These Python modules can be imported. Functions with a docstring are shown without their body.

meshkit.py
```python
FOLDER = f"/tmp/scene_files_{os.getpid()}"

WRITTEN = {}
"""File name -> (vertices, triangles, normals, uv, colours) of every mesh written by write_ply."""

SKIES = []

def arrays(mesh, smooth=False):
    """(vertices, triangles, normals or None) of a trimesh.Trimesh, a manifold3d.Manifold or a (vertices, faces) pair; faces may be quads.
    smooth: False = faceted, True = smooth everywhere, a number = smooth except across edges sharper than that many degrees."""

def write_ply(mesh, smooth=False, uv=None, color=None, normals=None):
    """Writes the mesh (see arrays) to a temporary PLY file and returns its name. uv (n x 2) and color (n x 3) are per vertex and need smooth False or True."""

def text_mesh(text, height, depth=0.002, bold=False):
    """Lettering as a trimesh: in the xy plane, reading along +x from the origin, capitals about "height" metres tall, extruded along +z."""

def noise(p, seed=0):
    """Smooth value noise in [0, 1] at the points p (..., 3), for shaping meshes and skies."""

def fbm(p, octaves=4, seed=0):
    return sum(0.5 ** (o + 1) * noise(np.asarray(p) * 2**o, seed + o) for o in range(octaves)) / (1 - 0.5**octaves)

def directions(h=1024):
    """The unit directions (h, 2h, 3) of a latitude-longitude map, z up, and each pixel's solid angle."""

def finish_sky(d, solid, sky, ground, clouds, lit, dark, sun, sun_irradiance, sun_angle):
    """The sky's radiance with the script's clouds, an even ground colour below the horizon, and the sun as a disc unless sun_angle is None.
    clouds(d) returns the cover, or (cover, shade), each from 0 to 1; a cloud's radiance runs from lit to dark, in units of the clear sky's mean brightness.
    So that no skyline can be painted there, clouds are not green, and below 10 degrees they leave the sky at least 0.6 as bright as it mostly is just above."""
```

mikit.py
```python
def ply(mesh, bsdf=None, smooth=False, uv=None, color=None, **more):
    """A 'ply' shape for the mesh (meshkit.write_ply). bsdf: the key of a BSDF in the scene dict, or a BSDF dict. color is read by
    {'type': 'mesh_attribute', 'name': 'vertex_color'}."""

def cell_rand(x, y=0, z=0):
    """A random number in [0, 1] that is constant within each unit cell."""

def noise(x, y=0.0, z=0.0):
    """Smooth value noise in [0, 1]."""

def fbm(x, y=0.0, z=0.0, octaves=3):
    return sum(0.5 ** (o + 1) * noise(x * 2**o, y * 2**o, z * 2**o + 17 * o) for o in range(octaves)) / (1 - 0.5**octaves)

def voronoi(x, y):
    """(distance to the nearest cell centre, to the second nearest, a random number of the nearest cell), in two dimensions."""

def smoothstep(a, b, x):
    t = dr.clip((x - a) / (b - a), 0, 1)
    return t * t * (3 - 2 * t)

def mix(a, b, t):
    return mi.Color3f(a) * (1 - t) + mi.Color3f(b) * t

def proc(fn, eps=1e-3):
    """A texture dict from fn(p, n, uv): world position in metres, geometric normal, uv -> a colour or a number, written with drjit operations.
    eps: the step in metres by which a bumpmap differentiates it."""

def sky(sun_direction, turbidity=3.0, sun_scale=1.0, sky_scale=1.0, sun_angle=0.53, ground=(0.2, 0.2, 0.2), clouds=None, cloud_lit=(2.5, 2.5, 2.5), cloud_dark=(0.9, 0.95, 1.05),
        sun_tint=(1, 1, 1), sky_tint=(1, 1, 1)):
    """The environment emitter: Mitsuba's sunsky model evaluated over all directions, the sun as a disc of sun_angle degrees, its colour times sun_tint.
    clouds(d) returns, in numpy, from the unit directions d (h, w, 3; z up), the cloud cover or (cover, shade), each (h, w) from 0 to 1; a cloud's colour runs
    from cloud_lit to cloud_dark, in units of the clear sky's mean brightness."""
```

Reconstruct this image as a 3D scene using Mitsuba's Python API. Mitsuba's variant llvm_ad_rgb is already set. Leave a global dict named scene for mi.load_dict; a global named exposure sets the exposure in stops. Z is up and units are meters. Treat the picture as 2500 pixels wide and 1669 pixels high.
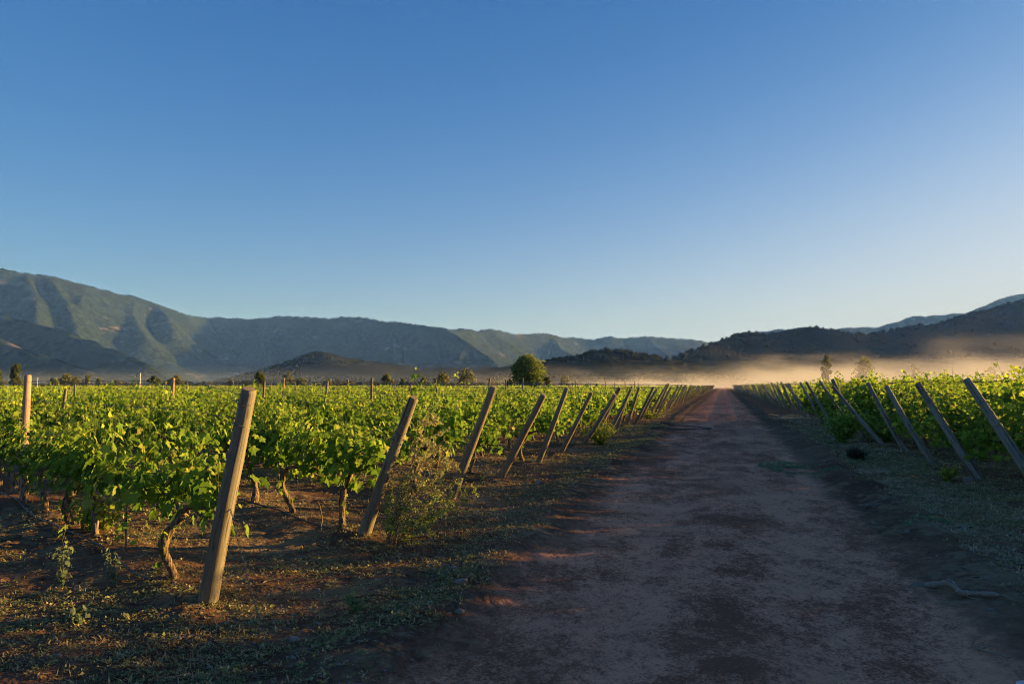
import math, random
import numpy as np, trimesh
import drjit as dr
import mitsuba as mi
import mikit, meshkit
from mikit import noise, fbm, voronoi, cell_rand, smoothstep, mix

# ------------------------------------------------------------------ camera, sky, exposure
T = mi.ScalarTransform4f
scene, labels = {}, {}
EYE = np.array([0.0, 0.0, 1.75])
FWD = np.array([-0.29405, 0.95370, 0.06316])
scene['camera'] = {'type': 'perspective', 'fov': 73.74, 'fov_axis': 'x', 'near_clip': 0.05, 'far_clip': 40000.0,
                   'to_world': T().look_at(origin=EYE.tolist(), target=(EYE + FWD).tolist(), up=[0, 0, 1]),
                   'medium': {'type': 'ref', 'id': 'haze_medium'}}
SUN_AZ, SUN_EL = math.radians(57.0), math.radians(8.0)
SUN = np.array([math.sin(SUN_AZ) * math.cos(SUN_EL), math.cos(SUN_AZ) * math.cos(SUN_EL), math.sin(SUN_EL)])


def veil(d):
    """Low valley haze on the sky: thins out upwards and glows towards the sun."""
    el = np.degrees(np.arcsin(np.clip(d[..., 2], -1, 1)))
    return 0.9 * (1 - np.exp(-1.7 * np.exp(-np.maximum(el, 0) / 6.5) / (1.36 - 1.2 * (d @ SUN)) ** 1.5))


scene['sky'] = mikit.sky(SUN.tolist(), turbidity=3.0, sun_scale=3.7, sky_scale=1.0, sun_angle=0.6, sun_tint=(1.0, 1.2, 1.55), sky_tint=(0.26, 0.81, 1.74), clouds=veil, cloud_lit=(3.3, 3.4, 4.15), ground=(0.08, 0.08, 0.07))
exposure = 2.30
DUST = 0.0055
HAZE_SIGMA = (1.1e-5, 2.3e-5, 6.5e-5)
scene['haze_medium'] = {'type': 'homogeneous', 'albedo': {'type': 'rgb', 'value': [0.82, 0.92, 0.98]},
                        'sigma_t': {'type': 'rgb', 'value': list(HAZE_SIGMA)}}

# ------------------------------------------------------------------ helpers
RNG = np.random.default_rng(11)
count = {}


def numbered(name):
    n = count.get(name, 0)
    count[name] = n + 1
    return name if n == 0 else f'{name}_{n:03d}'


def tag(key, label=None, cat=None, group=None, kind=None):
    d = labels.setdefault(key, {})
    for k, v in (('label', label), ('category', cat), ('group', group), ('kind', kind)):
        if v:
            d[k] = v
    return key


def put(key, mesh, bsdf, smooth=False, uv=None, color=None, kind=None, label=None):
    scene[key] = mikit.ply(mesh, bsdf, smooth=smooth, uv=uv, color=color)
    if kind or label:
        tag(key, label=label, kind=kind)
    return key


def unit(v):
    v = np.asarray(v, float)
    return v / np.maximum(np.linalg.norm(v, axis=-1, keepdims=True), 1e-12)


def tube(pts, radii, sides=6, cap=False):
    """(vertices, faces, uv) of a tube along a polyline."""
    p = np.asarray(pts, float)
    n = len(p)
    r = np.broadcast_to(np.asarray(radii, float), (n,))
    t = unit(np.gradient(p, axis=0))
    ref = np.array([0, 0, 1.0]) if abs(t[:, 2]).mean() < 0.8 else np.array([1.0, 0, 0])
    a = unit(np.cross(t, ref))
    b = np.cross(t, a)
    ang = np.arange(sides) * 2 * np.pi / sides
    v = p[:, None] + r[:, None, None] * (np.cos(ang)[None, :, None] * a[:, None] + np.sin(ang)[None, :, None] * b[:, None])
    i, j = np.meshgrid(np.arange(n - 1), np.arange(sides), indexing='ij')
    q = np.stack([i * sides + j, i * sides + (j + 1) % sides, (i + 1) * sides + (j + 1) % sides, (i + 1) * sides + j], -1).reshape(-1, 4)
    f = np.vstack([q[:, [0, 1, 2]], q[:, [0, 2, 3]]])
    v = v.reshape(-1, 3)
    if cap:
        f = np.vstack([f, [[(n - 1) * sides, (n - 1) * sides + k, (n - 1) * sides + k + 1] for k in range(1, sides - 1)],
                       [[0, k + 1, k] for k in range(1, sides - 1)]])
    return v, f


def join(parts):
    vs, fs, at = [], [], 0
    for v, f in parts:
        vs.append(v)
        fs.append(np.asarray(f) + at)
        at += len(v)
    return np.vstack(vs), np.vstack(fs)


# leaf templates: x towards the tip, y sideways, z the leaf's normal; the unit is half the blade's width
def leaf_template(lod):
    if lod == 0:
        a = [0, 14, 30, 40, 52, 66, 84, 96, 112, 132, 152, 168]
        r = [1.12, 0.86, 0.80, 0.58, 0.88, 0.98, 0.70, 0.55, 0.80, 0.74, 0.62, 0.34]
        ang = np.radians(a + [360 - x for x in a[:0:-1]])
        rad = np.array(r + r[:0:-1])
    elif lod == 1:
        ang = np.radians([0, 38, 62, 92, 122, 180, 238, 268, 298, 322])
        rad = np.array([1.1, 0.62, 0.98, 0.6, 0.8, 0.22, 0.8, 0.6, 0.98, 0.62])
    elif lod == 2:
        ang = np.radians([0, 62, 125, 235, 298])
        rad = np.array([1.1, 0.95, 0.8, 0.8, 0.95])
    else:
        v = np.array([[1.05, 0, -0.25], [0, 0.9, -0.15], [-0.75, 0, 0], [0, -0.9, -0.15]])
        return v, np.array([[0, 1, 2], [0, 2, 3]])
    x, y = np.cos(ang) * rad, np.sin(ang) * rad
    z = -0.28 * np.abs(y) - 0.22 * np.maximum(x, 0) ** 2 + 0.07 * np.cos(5 * ang)
    v = np.vstack([[[0, 0, 0.04]], np.stack([x, y, z], 1)])
    n = len(ang)
    f = np.array([[0, 1 + k, 1 + (k + 1) % n] for k in range(n)])
    return v, f


LEAF = [leaf_template(k) for k in range(4)]


def leaves(pos, nrm, tip, size, lod, col, rng, curl=0.5):
    """Many leaves as one mesh with a colour per vertex."""
    tv, tf = LEAF[lod]
    n, m = len(pos), len(tv)
    z = unit(nrm)
    x = unit(tip - (tip * z).sum(1, keepdims=True) * z)
    y = np.cross(z, x)
    zs = 0.4 + curl * 2.2 * rng.random(n)
    loc = np.broadcast_to(tv[None], (n, m, 3)).copy()
    loc[:, :, 1] *= (0.8 + 0.3 * rng.random(n))[:, None]
    loc[:, :, 2] *= zs[:, None]
    loc *= np.asarray(size)[:, None, None]
    v = pos[:, None] + loc[:, :, :1] * x[:, None] + loc[:, :, 1:2] * y[:, None] + loc[:, :, 2:] * z[:, None]
    f = tf[None] + (np.arange(n) * m)[:, None, None]
    return v.reshape(-1, 3), f.reshape(-1, 3), np.repeat(col, m, 0)


# ------------------------------------------------------------------ materials
def rgb(*c):
    return {'type': 'rgb', 'value': list(c)}


def principled(color, rough=0.8, spec=0.3, **k):
    return {'type': 'principled', 'base_color': color, 'roughness': rough, 'specular': spec, **k}


VC = {'type': 'mesh_attribute', 'name': 'vertex_color'}
scene['mat_leaf'] = {'type': 'principledthin', 'base_color': VC, 'roughness': 0.36, 'diff_trans': 0.95, 'eta': 1.45}
scene['mat_weed'] = {'type': 'principledthin', 'base_color': VC, 'roughness': 0.6, 'diff_trans': 0.7, 'eta': 1.4}
scene['mat_matte'] = {'type': 'twosided', 'b': principled(VC, 0.9, 0.2)}


def bark_fn(p, n, uv):
    s = fbm(p.x * 60 + fbm(p.z * 9) * 3, p.y * 60, p.z * 9, 3)
    moss = smoothstep(0.52, 0.72, fbm(p.x * 9, p.y * 9, p.z * 6 + 4, 3))
    c = mix((0.06, 0.040, 0.030), (0.26, 0.18, 0.12), smoothstep(0.3, 0.7, s))
    return mix(c, (0.17, 0.14, 0.03), 0.5 * moss)


def bark_h(p, n, uv):
    return fbm(p.x * 60 + fbm(p.z * 9) * 3, p.y * 60, p.z * 9, 3)


scene['mat_bark'] = {'type': 'bumpmap', 'tex': mikit.proc(bark_h, 2e-3), 'scale': 0.02, 'b': principled(mikit.proc(bark_fn), 0.9, 0.2)}


def wood_maker(light, dark, grey, greyness):
    def fn(p, n, uv):
        g = fbm(uv.x * 9.0, uv.y * 1.6, 3.0, 4)
        fine = fbm(uv.x * 60.0, uv.y * 7.0, 9.0, 2)
        crack = smoothstep(0.74, 0.82, noise(uv.x * 34.0 + 0.8 * noise(uv.y * 4.0), uv.y * 1.3, 5.0)) * smoothstep(0.35, 0.6, noise(uv.x * 3, uv.y * 1.7, 8.0))
        knot = smoothstep(0.16, 0.05, voronoi(uv.x * 3.2, uv.y * 2.6)[0])
        c = mix(dark, light, smoothstep(0.2, 0.8, 0.6 * g + 0.4 * fine))
        c = mix(c, grey, greyness * smoothstep(0.35, 0.62, fbm(uv.x * 4.0, uv.y * 1.1, 11.0, 3)))
        c = mix(c, mi.Color3f(dark) * 0.55, 0.6 * knot)
        return c * (1 - 0.6 * crack)

    def h(p, n, uv):
        g = fbm(uv.x * 30.0, uv.y * 3.0, 3.0, 3)
        crack = smoothstep(0.73, 0.83, noise(uv.x * 34.0 + 0.8 * noise(uv.y * 4.0), uv.y * 1.3, 5.0)) * smoothstep(0.35, 0.6, noise(uv.x * 3, uv.y * 1.7, 8.0))
        return g - 1.2 * crack

    return {'type': 'bumpmap', 'tex': mikit.proc(h, 1e-3), 'scale': 0.0022, 'b': principled(mikit.proc(fn), 0.82, 0.25)}


scene['mat_post'] = wood_maker((0.28, 0.205, 0.125), (0.13, 0.092, 0.058), (0.22, 0.20, 0.16), 0.75)
scene['mat_post_grey'] = wood_maker((0.25, 0.205, 0.15), (0.09, 0.075, 0.055), (0.24, 0.24, 0.20), 0.85)
scene['mat_post_pink'] = wood_maker((0.42, 0.27, 0.18), (0.26, 0.15, 0.09), (0.40, 0.25, 0.20), 0.7)


def endgrain_fn(p, n, uv):
    r = dr.sqrt(uv.x * uv.x + uv.y * uv.y)
    ring = 0.5 + 0.5 * dr.sin(r * 95.0 + 5 * noise(uv.x * 5, uv.y * 5))
    c = mix((0.09, 0.07, 0.05), (0.26, 0.20, 0.14), 0.5 * ring + 0.5 * fbm(p.x * 70, p.y * 70, p.z * 70, 3))
    return mix(c, (0.17, 0.17, 0.14), 0.6 * smoothstep(0.55, 0.7, fbm(p.x * 45, p.y * 45, p.z * 45 + 7, 3)))


scene['mat_endgrain'] = principled(mikit.proc(endgrain_fn), 0.9, 0.2)
scene['mat_dry_stem'] = principled(rgb(0.24, 0.16, 0.10), 0.85, 0.2)
scene['mat_wire'] = principled(rgb(0.13, 0.12, 0.11), 0.5, 0.5, metallic=0.6)
scene['mat_hose'] = principled(rgb(0.012, 0.012, 0.013), 0.45, 0.5)
scene['mat_white'] = {'type': 'twosided', 'b': principled(rgb(0.75, 0.74, 0.72), 0.5, 0.4)}
scene['mat_concrete'] = principled(rgb(0.55, 0.52, 0.48), 0.8, 0.3)


def stone_fn(p, n, uv):
    return mix((0.10, 0.08, 0.065), (0.25, 0.205, 0.165), fbm(p.x * 30, p.y * 30, p.z * 30, 4))


scene['mat_stone'] = principled(mikit.proc(stone_fn), 0.85, 0.3)


def driftwood_fn(p, n, uv):
    return mix((0.12, 0.09, 0.07), (0.40, 0.32, 0.25), fbm(p.x * 25 + p.y * 25, (p.x - p.y) * 90, p.z * 90, 4))


scene['mat_driftwood'] = principled(mikit.proc(driftwood_fn), 0.85, 0.25)


def earth_fn(p, n, uv):
    a = fbm(p.x * 0.55, p.y * 0.55, 2.0, 4)
    b = fbm(p.x * 3.1, p.y * 3.1, 5.0, 4)
    c = fbm(p.x * 26, p.y * 26, 1.0, 3)
    verge = mix((0.075, 0.038, 0.023), (0.18, 0.102, 0.060), smoothstep(0.28, 0.72, 0.35 * a + 0.35 * b + 0.3 * c))
    straw = smoothstep(0.5, 0.66, 0.5 * fbm(p.x * 1.3, p.y * 1.3, 9.0, 3) + 0.5 * fbm(p.x * 11, p.y * 11, 4.0, 3))
    verge = mix(verge, (0.25, 0.19, 0.105), 0.5 * straw)
    # the worn track: patches of pale dust on dark trodden earth, drawn out along the wheel lines
    d = fbm(p.x * 1.1, p.y * 0.42, 4.0, 4)
    e = fbm(p.x * 3.6, p.y * 2.6, 7.0, 4)
    g = fbm(p.x * 19, p.y * 16, 1.0, 3)
    wheel = dr.exp(-dr.square((dr.abs(p.x + 0.05) - 0.74) / 0.28))
    t = 0.30 * d + 0.30 * e + 0.22 * g + 0.18 * noise(p.x * 75, p.y * 75, 3.0) + 0.05 * wheel
    track = mix((0.20, 0.082, 0.048), (0.58, 0.262, 0.155), smoothstep(0.37, 0.63, t))
    red = smoothstep(0.6, 0.72, fbm(p.x * 0.9, p.y * 0.6, 31.0, 3))
    track = mix(track, (0.30, 0.14, 0.085), 0.15 * red)
    w = 0.55 * (fbm(p.x * 1.5, p.y * 0.9, 41.0, 3) - 0.5) + 0.25 * (fbm(p.x * 9, p.y * 9, 43.0, 2) - 0.5)
    road = smoothstep(-2.15, -1.55, p.x + w) * (1 - smoothstep(1.45, 1.95, p.x + w))
    near = mix(verge, track, road)
    far = smoothstep(60.0, 260.0, dr.sqrt(p.x * p.x + p.y * p.y)) * smoothstep(2.5, 6.0, dr.abs(p.x))
    field = mix((0.10, 0.095, 0.055), (0.22, 0.19, 0.12), fbm(p.x * 0.02, p.y * 0.02, 3.0, 4))
    return mix(near, field, far)


def earth_h(p, n, uv):
    road = smoothstep(-2.1, -1.5, p.x) * (1 - smoothstep(1.4, 1.9, p.x))
    tread = road * 0.10 * smoothstep(0.35, 0.15, dr.abs(dr.abs(p.x + 0.05) - 0.74)) * (0.5 + 0.5 * dr.sin(p.y * 70 + 6 * dr.abs(p.x))) * smoothstep(0.45, 0.6, fbm(p.x, p.y * 0.5, 3.0, 2))
    return (1 - 0.5 * road) * fbm(p.x * 14, p.y * 12, 1.0, 4) + 0.45 * fbm(p.x * 55, p.y * 55, 2.0, 3) + tread


scene['mat_earth'] = {'type': 'bumpmap', 'tex': mikit.proc(earth_h, 4e-3), 'scale': 0.035, 'b': principled(mikit.proc(earth_fn), 0.95, 0.12)}


def hill_maker(grass, scrub, rock, s):
    def fn(p, n, uv):
        big = fbm(p.x * s * 0.08, p.y * s * 0.08, p.z * s * 0.08, 4)
        bush = smoothstep(0.44, 0.56, fbm(p.x * s, p.y * s, p.z * s, 3) + 0.5 * (big - 0.5))
        c = mix(mix(grass, tuple(1.4 * g for g in grass), big), scrub, 0.85 * bush)
        r = smoothstep(0.66, 0.74, fbm(p.x * s * 0.16 + 9, p.y * s * 0.16, p.z * s * 0.35, 4)) * smoothstep(0.4, 0.6, fbm(p.x * s * 0.6, p.y * s * 0.6, p.z * s * 0.6, 2))
        return mix(c, rock, 0.8 * r)

    return principled(mikit.proc(fn), 0.95, 0.1)


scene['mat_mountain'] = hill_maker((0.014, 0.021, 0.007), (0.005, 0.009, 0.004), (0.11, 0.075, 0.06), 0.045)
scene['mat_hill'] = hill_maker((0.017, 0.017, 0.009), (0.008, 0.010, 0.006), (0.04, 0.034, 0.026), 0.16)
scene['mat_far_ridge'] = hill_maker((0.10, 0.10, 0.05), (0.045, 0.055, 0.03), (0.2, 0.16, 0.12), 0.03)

# ------------------------------------------------------------------ the setting: ground and road
ROW_U = np.array([-0.892, 0.452])          # the rows run this way, up the left field
ROW_N = np.array([0.452, 0.892])
LX, RX = -3.92, 4.22                        # the two lines of end posts
ROW_STEP = 2.48
L_Y = [4.59, 7.08, 9.66, 12.08, 14.75, 16.97] + [19.47 + ROW_STEP * k for k in range(112)]
R_Y = [3.93, 6.41, 8.89, 11.37, 13.85, 16.20, 19.0] + [21.3 + ROW_STEP * k for k in range(108)]


def sm(a, b, x):
    t = np.clip((x - a) / (b - a), 0, 1)
    return t * t * (3 - 2 * t)


def edge_left(y):
    return -1.95 - 0.22 * (meshkit.noise(np.stack([y * 0.35, y * 0, y * 0], -1), 3) - 0.5) * 2 - 0.12 * (meshkit.noise(np.stack([y * 1.7, y * 0, y * 0], -1), 4) - 0.5) - 0.006 * np.minimum(y, 70)


def edge_right(y):
    return 1.78 + 0.22 * (meshkit.noise(np.stack([y * 0.35, y * 0, y * 0], -1), 5) - 0.5) * 2 + 0.12 * (meshkit.noise(np.stack([y * 1.7, y * 0, y * 0], -1), 6) - 0.5) + 0.006 * np.minimum(y, 70)


def height(x, y):
    x, y = np.broadcast_arrays(np.asarray(x, float), np.asarray(y, float))
    sh = x.shape
    x, y = x.ravel(), y.ravel()
    d = np.hypot(x, y)
    fade = 1 - sm(40, 140, d)
    el, er = edge_left(y), edge_right(y)
    on = sm(el - 0.15, el + 0.35, x) * (1 - sm(er - 0.35, er + 0.15, x))
    z = -0.05 * on
    z += on * (-0.022 * np.exp(-((np.abs(x + 0.05) - 0.74) / 0.2) ** 2) + 0.015 * np.exp(-((x + 0.05) / 0.35) ** 2))
    z += 0.05 * np.exp(-((x - el + 0.30) / 0.28) ** 2) + 0.085 * np.exp(-((x - er - 0.38) / 0.32) ** 2)
    z += 0.05 * sm(1.8, 3.2, x)
    q = x * ROW_N[0] + y * ROW_N[1]
    qs = ROW_STEP * ROW_N[1]
    k = (q - (LX * ROW_N[0] + 4.59 * ROW_N[1])) / qs
    dl = (k - np.round(k)) * qs
    k = (q - (RX * ROW_N[0] + 3.93 * ROW_N[1])) / qs
    dr_ = (k - np.round(k)) * qs
    z += 0.07 * np.exp(-(dl / 0.42) ** 2) * sm(-3.5, -4.1, x) + 0.07 * np.exp(-(dr_ / 0.42) ** 2) * sm(3.7, 4.4, x)
    P = np.stack([x, y, x * 0], -1)
    rough = 1 - 0.75 * on
    z += fade * rough * (0.075 * (meshkit.fbm(P * 1.3, 3, 1) - 0.5) + 0.045 * (meshkit.fbm(P * 5.5, 3, 2) - 0.5))
    z += fade * 0.012 * (meshkit.fbm(P * 16, 2, 7) - 0.5)
    return z.reshape(sh)


def graded(lo, a, b, hi, step, grow):
    out = list(np.arange(a, b, step))
    s, x = step, out[-1]
    while x < hi:
        s *= grow
        x += s
        out.append(x)
    s, x = step, out[0]
    while x > lo:
        s *= grow
        x -= s
        out.insert(0, x)
    return np.array(out)


def grid_faces(ny, nx):
    i, j = np.meshgrid(np.arange(ny - 1), np.arange(nx - 1), indexing='ij')
    a = i * nx + j
    return np.vstack([np.stack([a, a + 1, a + nx + 1], -1).reshape(-1, 3), np.stack([a, a + nx + 1, a + nx], -1).reshape(-1, 3)])


gx, gy = graded(-9500, -8.0, 4.6, 9500, 0.04, 1.045), graded(-900, 3.0, 10.5, 9300, 0.04, 1.035)
GX, GY = np.meshgrid(gx, gy)
put('ground', (np.stack([GX, GY, height(GX, GY)], -1).reshape(-1, 3), grid_faces(len(gy), len(gx))), 'mat_earth', smooth=True)
tag('ground', 'reddish brown bare soil with dry litter under the vines and along the track', 'ground', kind='structure')

ry = graded(1.0, 3.0, 11.0, 330, 0.04, 1.03)
ru = np.linspace(-1, 1, 121)
RY, RU = np.meshgrid(ry, ru, indexing='ij')
el, er = edge_left(RY[:, 0]) - 0.1, edge_right(RY[:, 0]) + 0.1
RXX = el[:, None] + (RU + 1) / 2 * (er - el)[:, None] + (np.abs(RU) > 0.8) * 0.12 * (meshkit.noise(np.stack([RU * 9, RY * 5, RY * 0], -1), 9) - 0.5)
lift = 0.014 + 0.0006 * RY
RZ = height(RXX, RY) + lift - (lift + 0.02) * sm(0.86, 1.0, np.abs(RU))
put('dirt_road', (np.stack([RXX, RY, RZ], -1).reshape(-1, 3), grid_faces(len(ry), len(ru))), 'mat_earth', smooth=True)
tag('dirt_road', 'worn straight dirt track running between the two vineyards towards the dust', 'road', kind='structure')

# ------------------------------------------------------------------ the setting: mountains and hills
R_main = [(-7922, 2931, 850), (-5823, 2965, 860), (-4336, 3122, 743), (-4323, 3149, 740), (-4298, 3198, 728), (-4264, 3260, 724), (-4207, 3357, 724), (-4169, 3421, 708), (-4138, 3471, 689), (-4128, 3575, 681), (-4154, 3716, 678), (-4167, 3802, 668), (-4186, 3974, 670), (-4194, 4091, 657), (-4199, 4254, 634), (-4198, 4405, 609), (-4264, 4571, 594), (-4384, 4836, 605), (-4457, 5081, 615), (-4341, 5096, 620), (-4168, 5120, 606), (-3953, 5149, 599), (-3768, 5129, 615), (-3584, 5085, 605), (-3352, 5026, 584), (-3109, 4961, 558), (-2962, 4918, 566), (-2769, 4860, 552), (-2643, 4821, 528), (-2503, 4776, 499), (-2411, 4736, 497), (-2225, 4641, 465), (-2046, 4543, 439), (-1885, 4529, 408), (-1883, 4718, 423), (-1909, 4956, 447), (-1930, 5274, 450), (-1904, 5450, 484), (-1875, 5628, 490), (-1815, 5924, 471), (-1741, 6105, 481), (-1671, 6263, 499), (-1608, 6401, 508), (-1554, 6518, 492), (-1509, 6612, 473), (-1438, 6752, 488), (-1257, 6865, 468), (-1101, 6953, 508), (-994, 7026, 485), (-743, 7206, 513), (-470, 7402, 499), (-305, 7519, 495), (-138, 7637, 467), (-55, 7696, 453), (626, 8556, 384)]
R_spur = [[(-3130, 2263, 335), (-2906, 2231, 280), (-2723, 2237, 238), (-2501, 2205, 186), (-2289, 2168, 131), (-2129, 2116, 87), (-2026, 2098, 43)], [(-4251, 2429, 519), (-3615, 2318, 406), (-3130, 2263, 335)], [(-3036, 1878, 244), (-2425, 1757, 169), (-2191, 1728, 109), (-2087, 1709, 92), (-1942, 1704, 46), (-1877, 1705, 21)], [(-4238, 3207, 712), (-3954, 3041, 578), (-3692, 2868, 451), (-3271, 2537, 286)], [(-4185, 3328, 718), (-3810, 3141, 528), (-3489, 2938, 347), (-3144, 2686, 211)], [(-4106, 3513, 668), (-3867, 3282, 508), (-3581, 3066, 360)], [(-4130, 3768, 657), (-3912, 3482, 446), (-3627, 3265, 295), (-3412, 3127, 217)], [(-4142, 3975, 651), (-3919, 3738, 507), (-3628, 3522, 374), (-3477, 3416, 310)], [(-4156, 4181, 627), (-3888, 4009, 525), (-3616, 3786, 404)], [(-4216, 4532, 588), (-4046, 4382, 486), (-3791, 4051, 331)], [(-2891, 4943, 551), (-2780, 4823, 504), (-2600, 4623, 415), (-2424, 4372, 265)], [(-1885, 4529, 409), (-1632, 4300, 296), (-1454, 4098, 210), (-1347, 3977, 160), (-1274, 3899, 99)], [(-1632, 4300, 296), (-1586, 4006, 207), (-1537, 3817, 112)], [(-1599, 6498, 503), (-1415, 6041, 354), (-1206, 5797, 252), (-1058, 5637, 189)], [(-1879, 5784, 491), (-1755, 5516, 366), (-1648, 5345, 269)], [(-3887, 5158, 593), (-3411, 4482, 350), (-2937, 3906, 166)], [(-2466, 4764, 493), (-2195, 4335, 317), (-1989, 3989, 159)], [(-773, 7224, 519), (-644, 7008, 414), (-460, 6655, 274)]]
R_foot = [(-1420, 1759, 13), (-1368, 1745, 32), (-1286, 1721, 55), (-1187, 1690, 73), (-1139, 1675, 85), (-1091, 1659, 96), (-1066, 1669, 96), (-1049, 1695, 89), (-1028, 1727, 81), (-997, 1770, 75), (-963, 1817, 67), (-937, 1852, 66), (-909, 1888, 60), (-878, 1927, 48)]
R_low = [(-758, 1598, 39), (-730, 1606, 43), (-699, 1616, 48), (-672, 1624, 49), (-647, 1632, 45), (-599, 1646, 46), (-549, 1662, 49), (-516, 1672, 52), (-461, 1689, 46)]
R_forest = [(-387, 1450, 47), (-363, 1457, 55), (-347, 1461, 61), (-323, 1469, 61), (-299, 1476, 66), (-275, 1483, 75), (-246, 1491, 81), (-223, 1498, 80), (-204, 1504, 78), (-168, 1516, 71), (-132, 1527, 63), (-97, 1539, 55), (-73, 1547, 47)]
R_right = [(-132, 1738, 49), (-110, 1743, 67), (-90, 1779, 81), (-67, 1821, 89), (-52, 1845, 101), (-30, 1882, 111), (0, 1930, 125), (34, 1986, 142), (55, 2010, 150), (75, 2031, 152), (100, 2057, 149), (125, 2083, 145), (151, 2109, 155), (186, 2143, 164), (226, 2182, 174), (272, 2227, 175), (319, 2272, 170), (358, 2309, 167), (392, 2344, 164), (438, 2388, 164), (464, 2413, 170), (517, 2462, 177), (571, 2511, 194), (615, 2552, 202), (660, 2593, 200), (712, 2638, 217), (777, 2694, 236), (831, 2740, 254), (893, 2791, 270), (956, 2843, 287), (1007, 2885, 301), (1059, 2927, 313), (1454, 3222, 450), (1989, 3402, 540), (2722, 3663, 520), (3400, 3900, 300)]
R_far = [(-83, 6762, 415), (24, 6793, 443), (146, 6829, 471), (295, 6873, 509), (390, 6901, 523), (525, 6942, 537), (606, 6967, 534), (768, 7016, 540), (929, 7066, 546), (1064, 7107, 548), (1186, 7144, 558), (1321, 7185, 560), (1469, 7231, 565), (1564, 7258, 605), (1673, 7288, 644), (1795, 7324, 671), (1902, 7358, 664), (2024, 7394, 679), (2200, 7448, 692), (2267, 7467, 710), (2376, 7498, 760), (2498, 7532, 809), (2621, 7566, 865), (2755, 7607, 875), (3758, 7689, 900), (5302, 7845, 860), (6872, 7924, 760), (8458, 8031, 437)]


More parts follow.
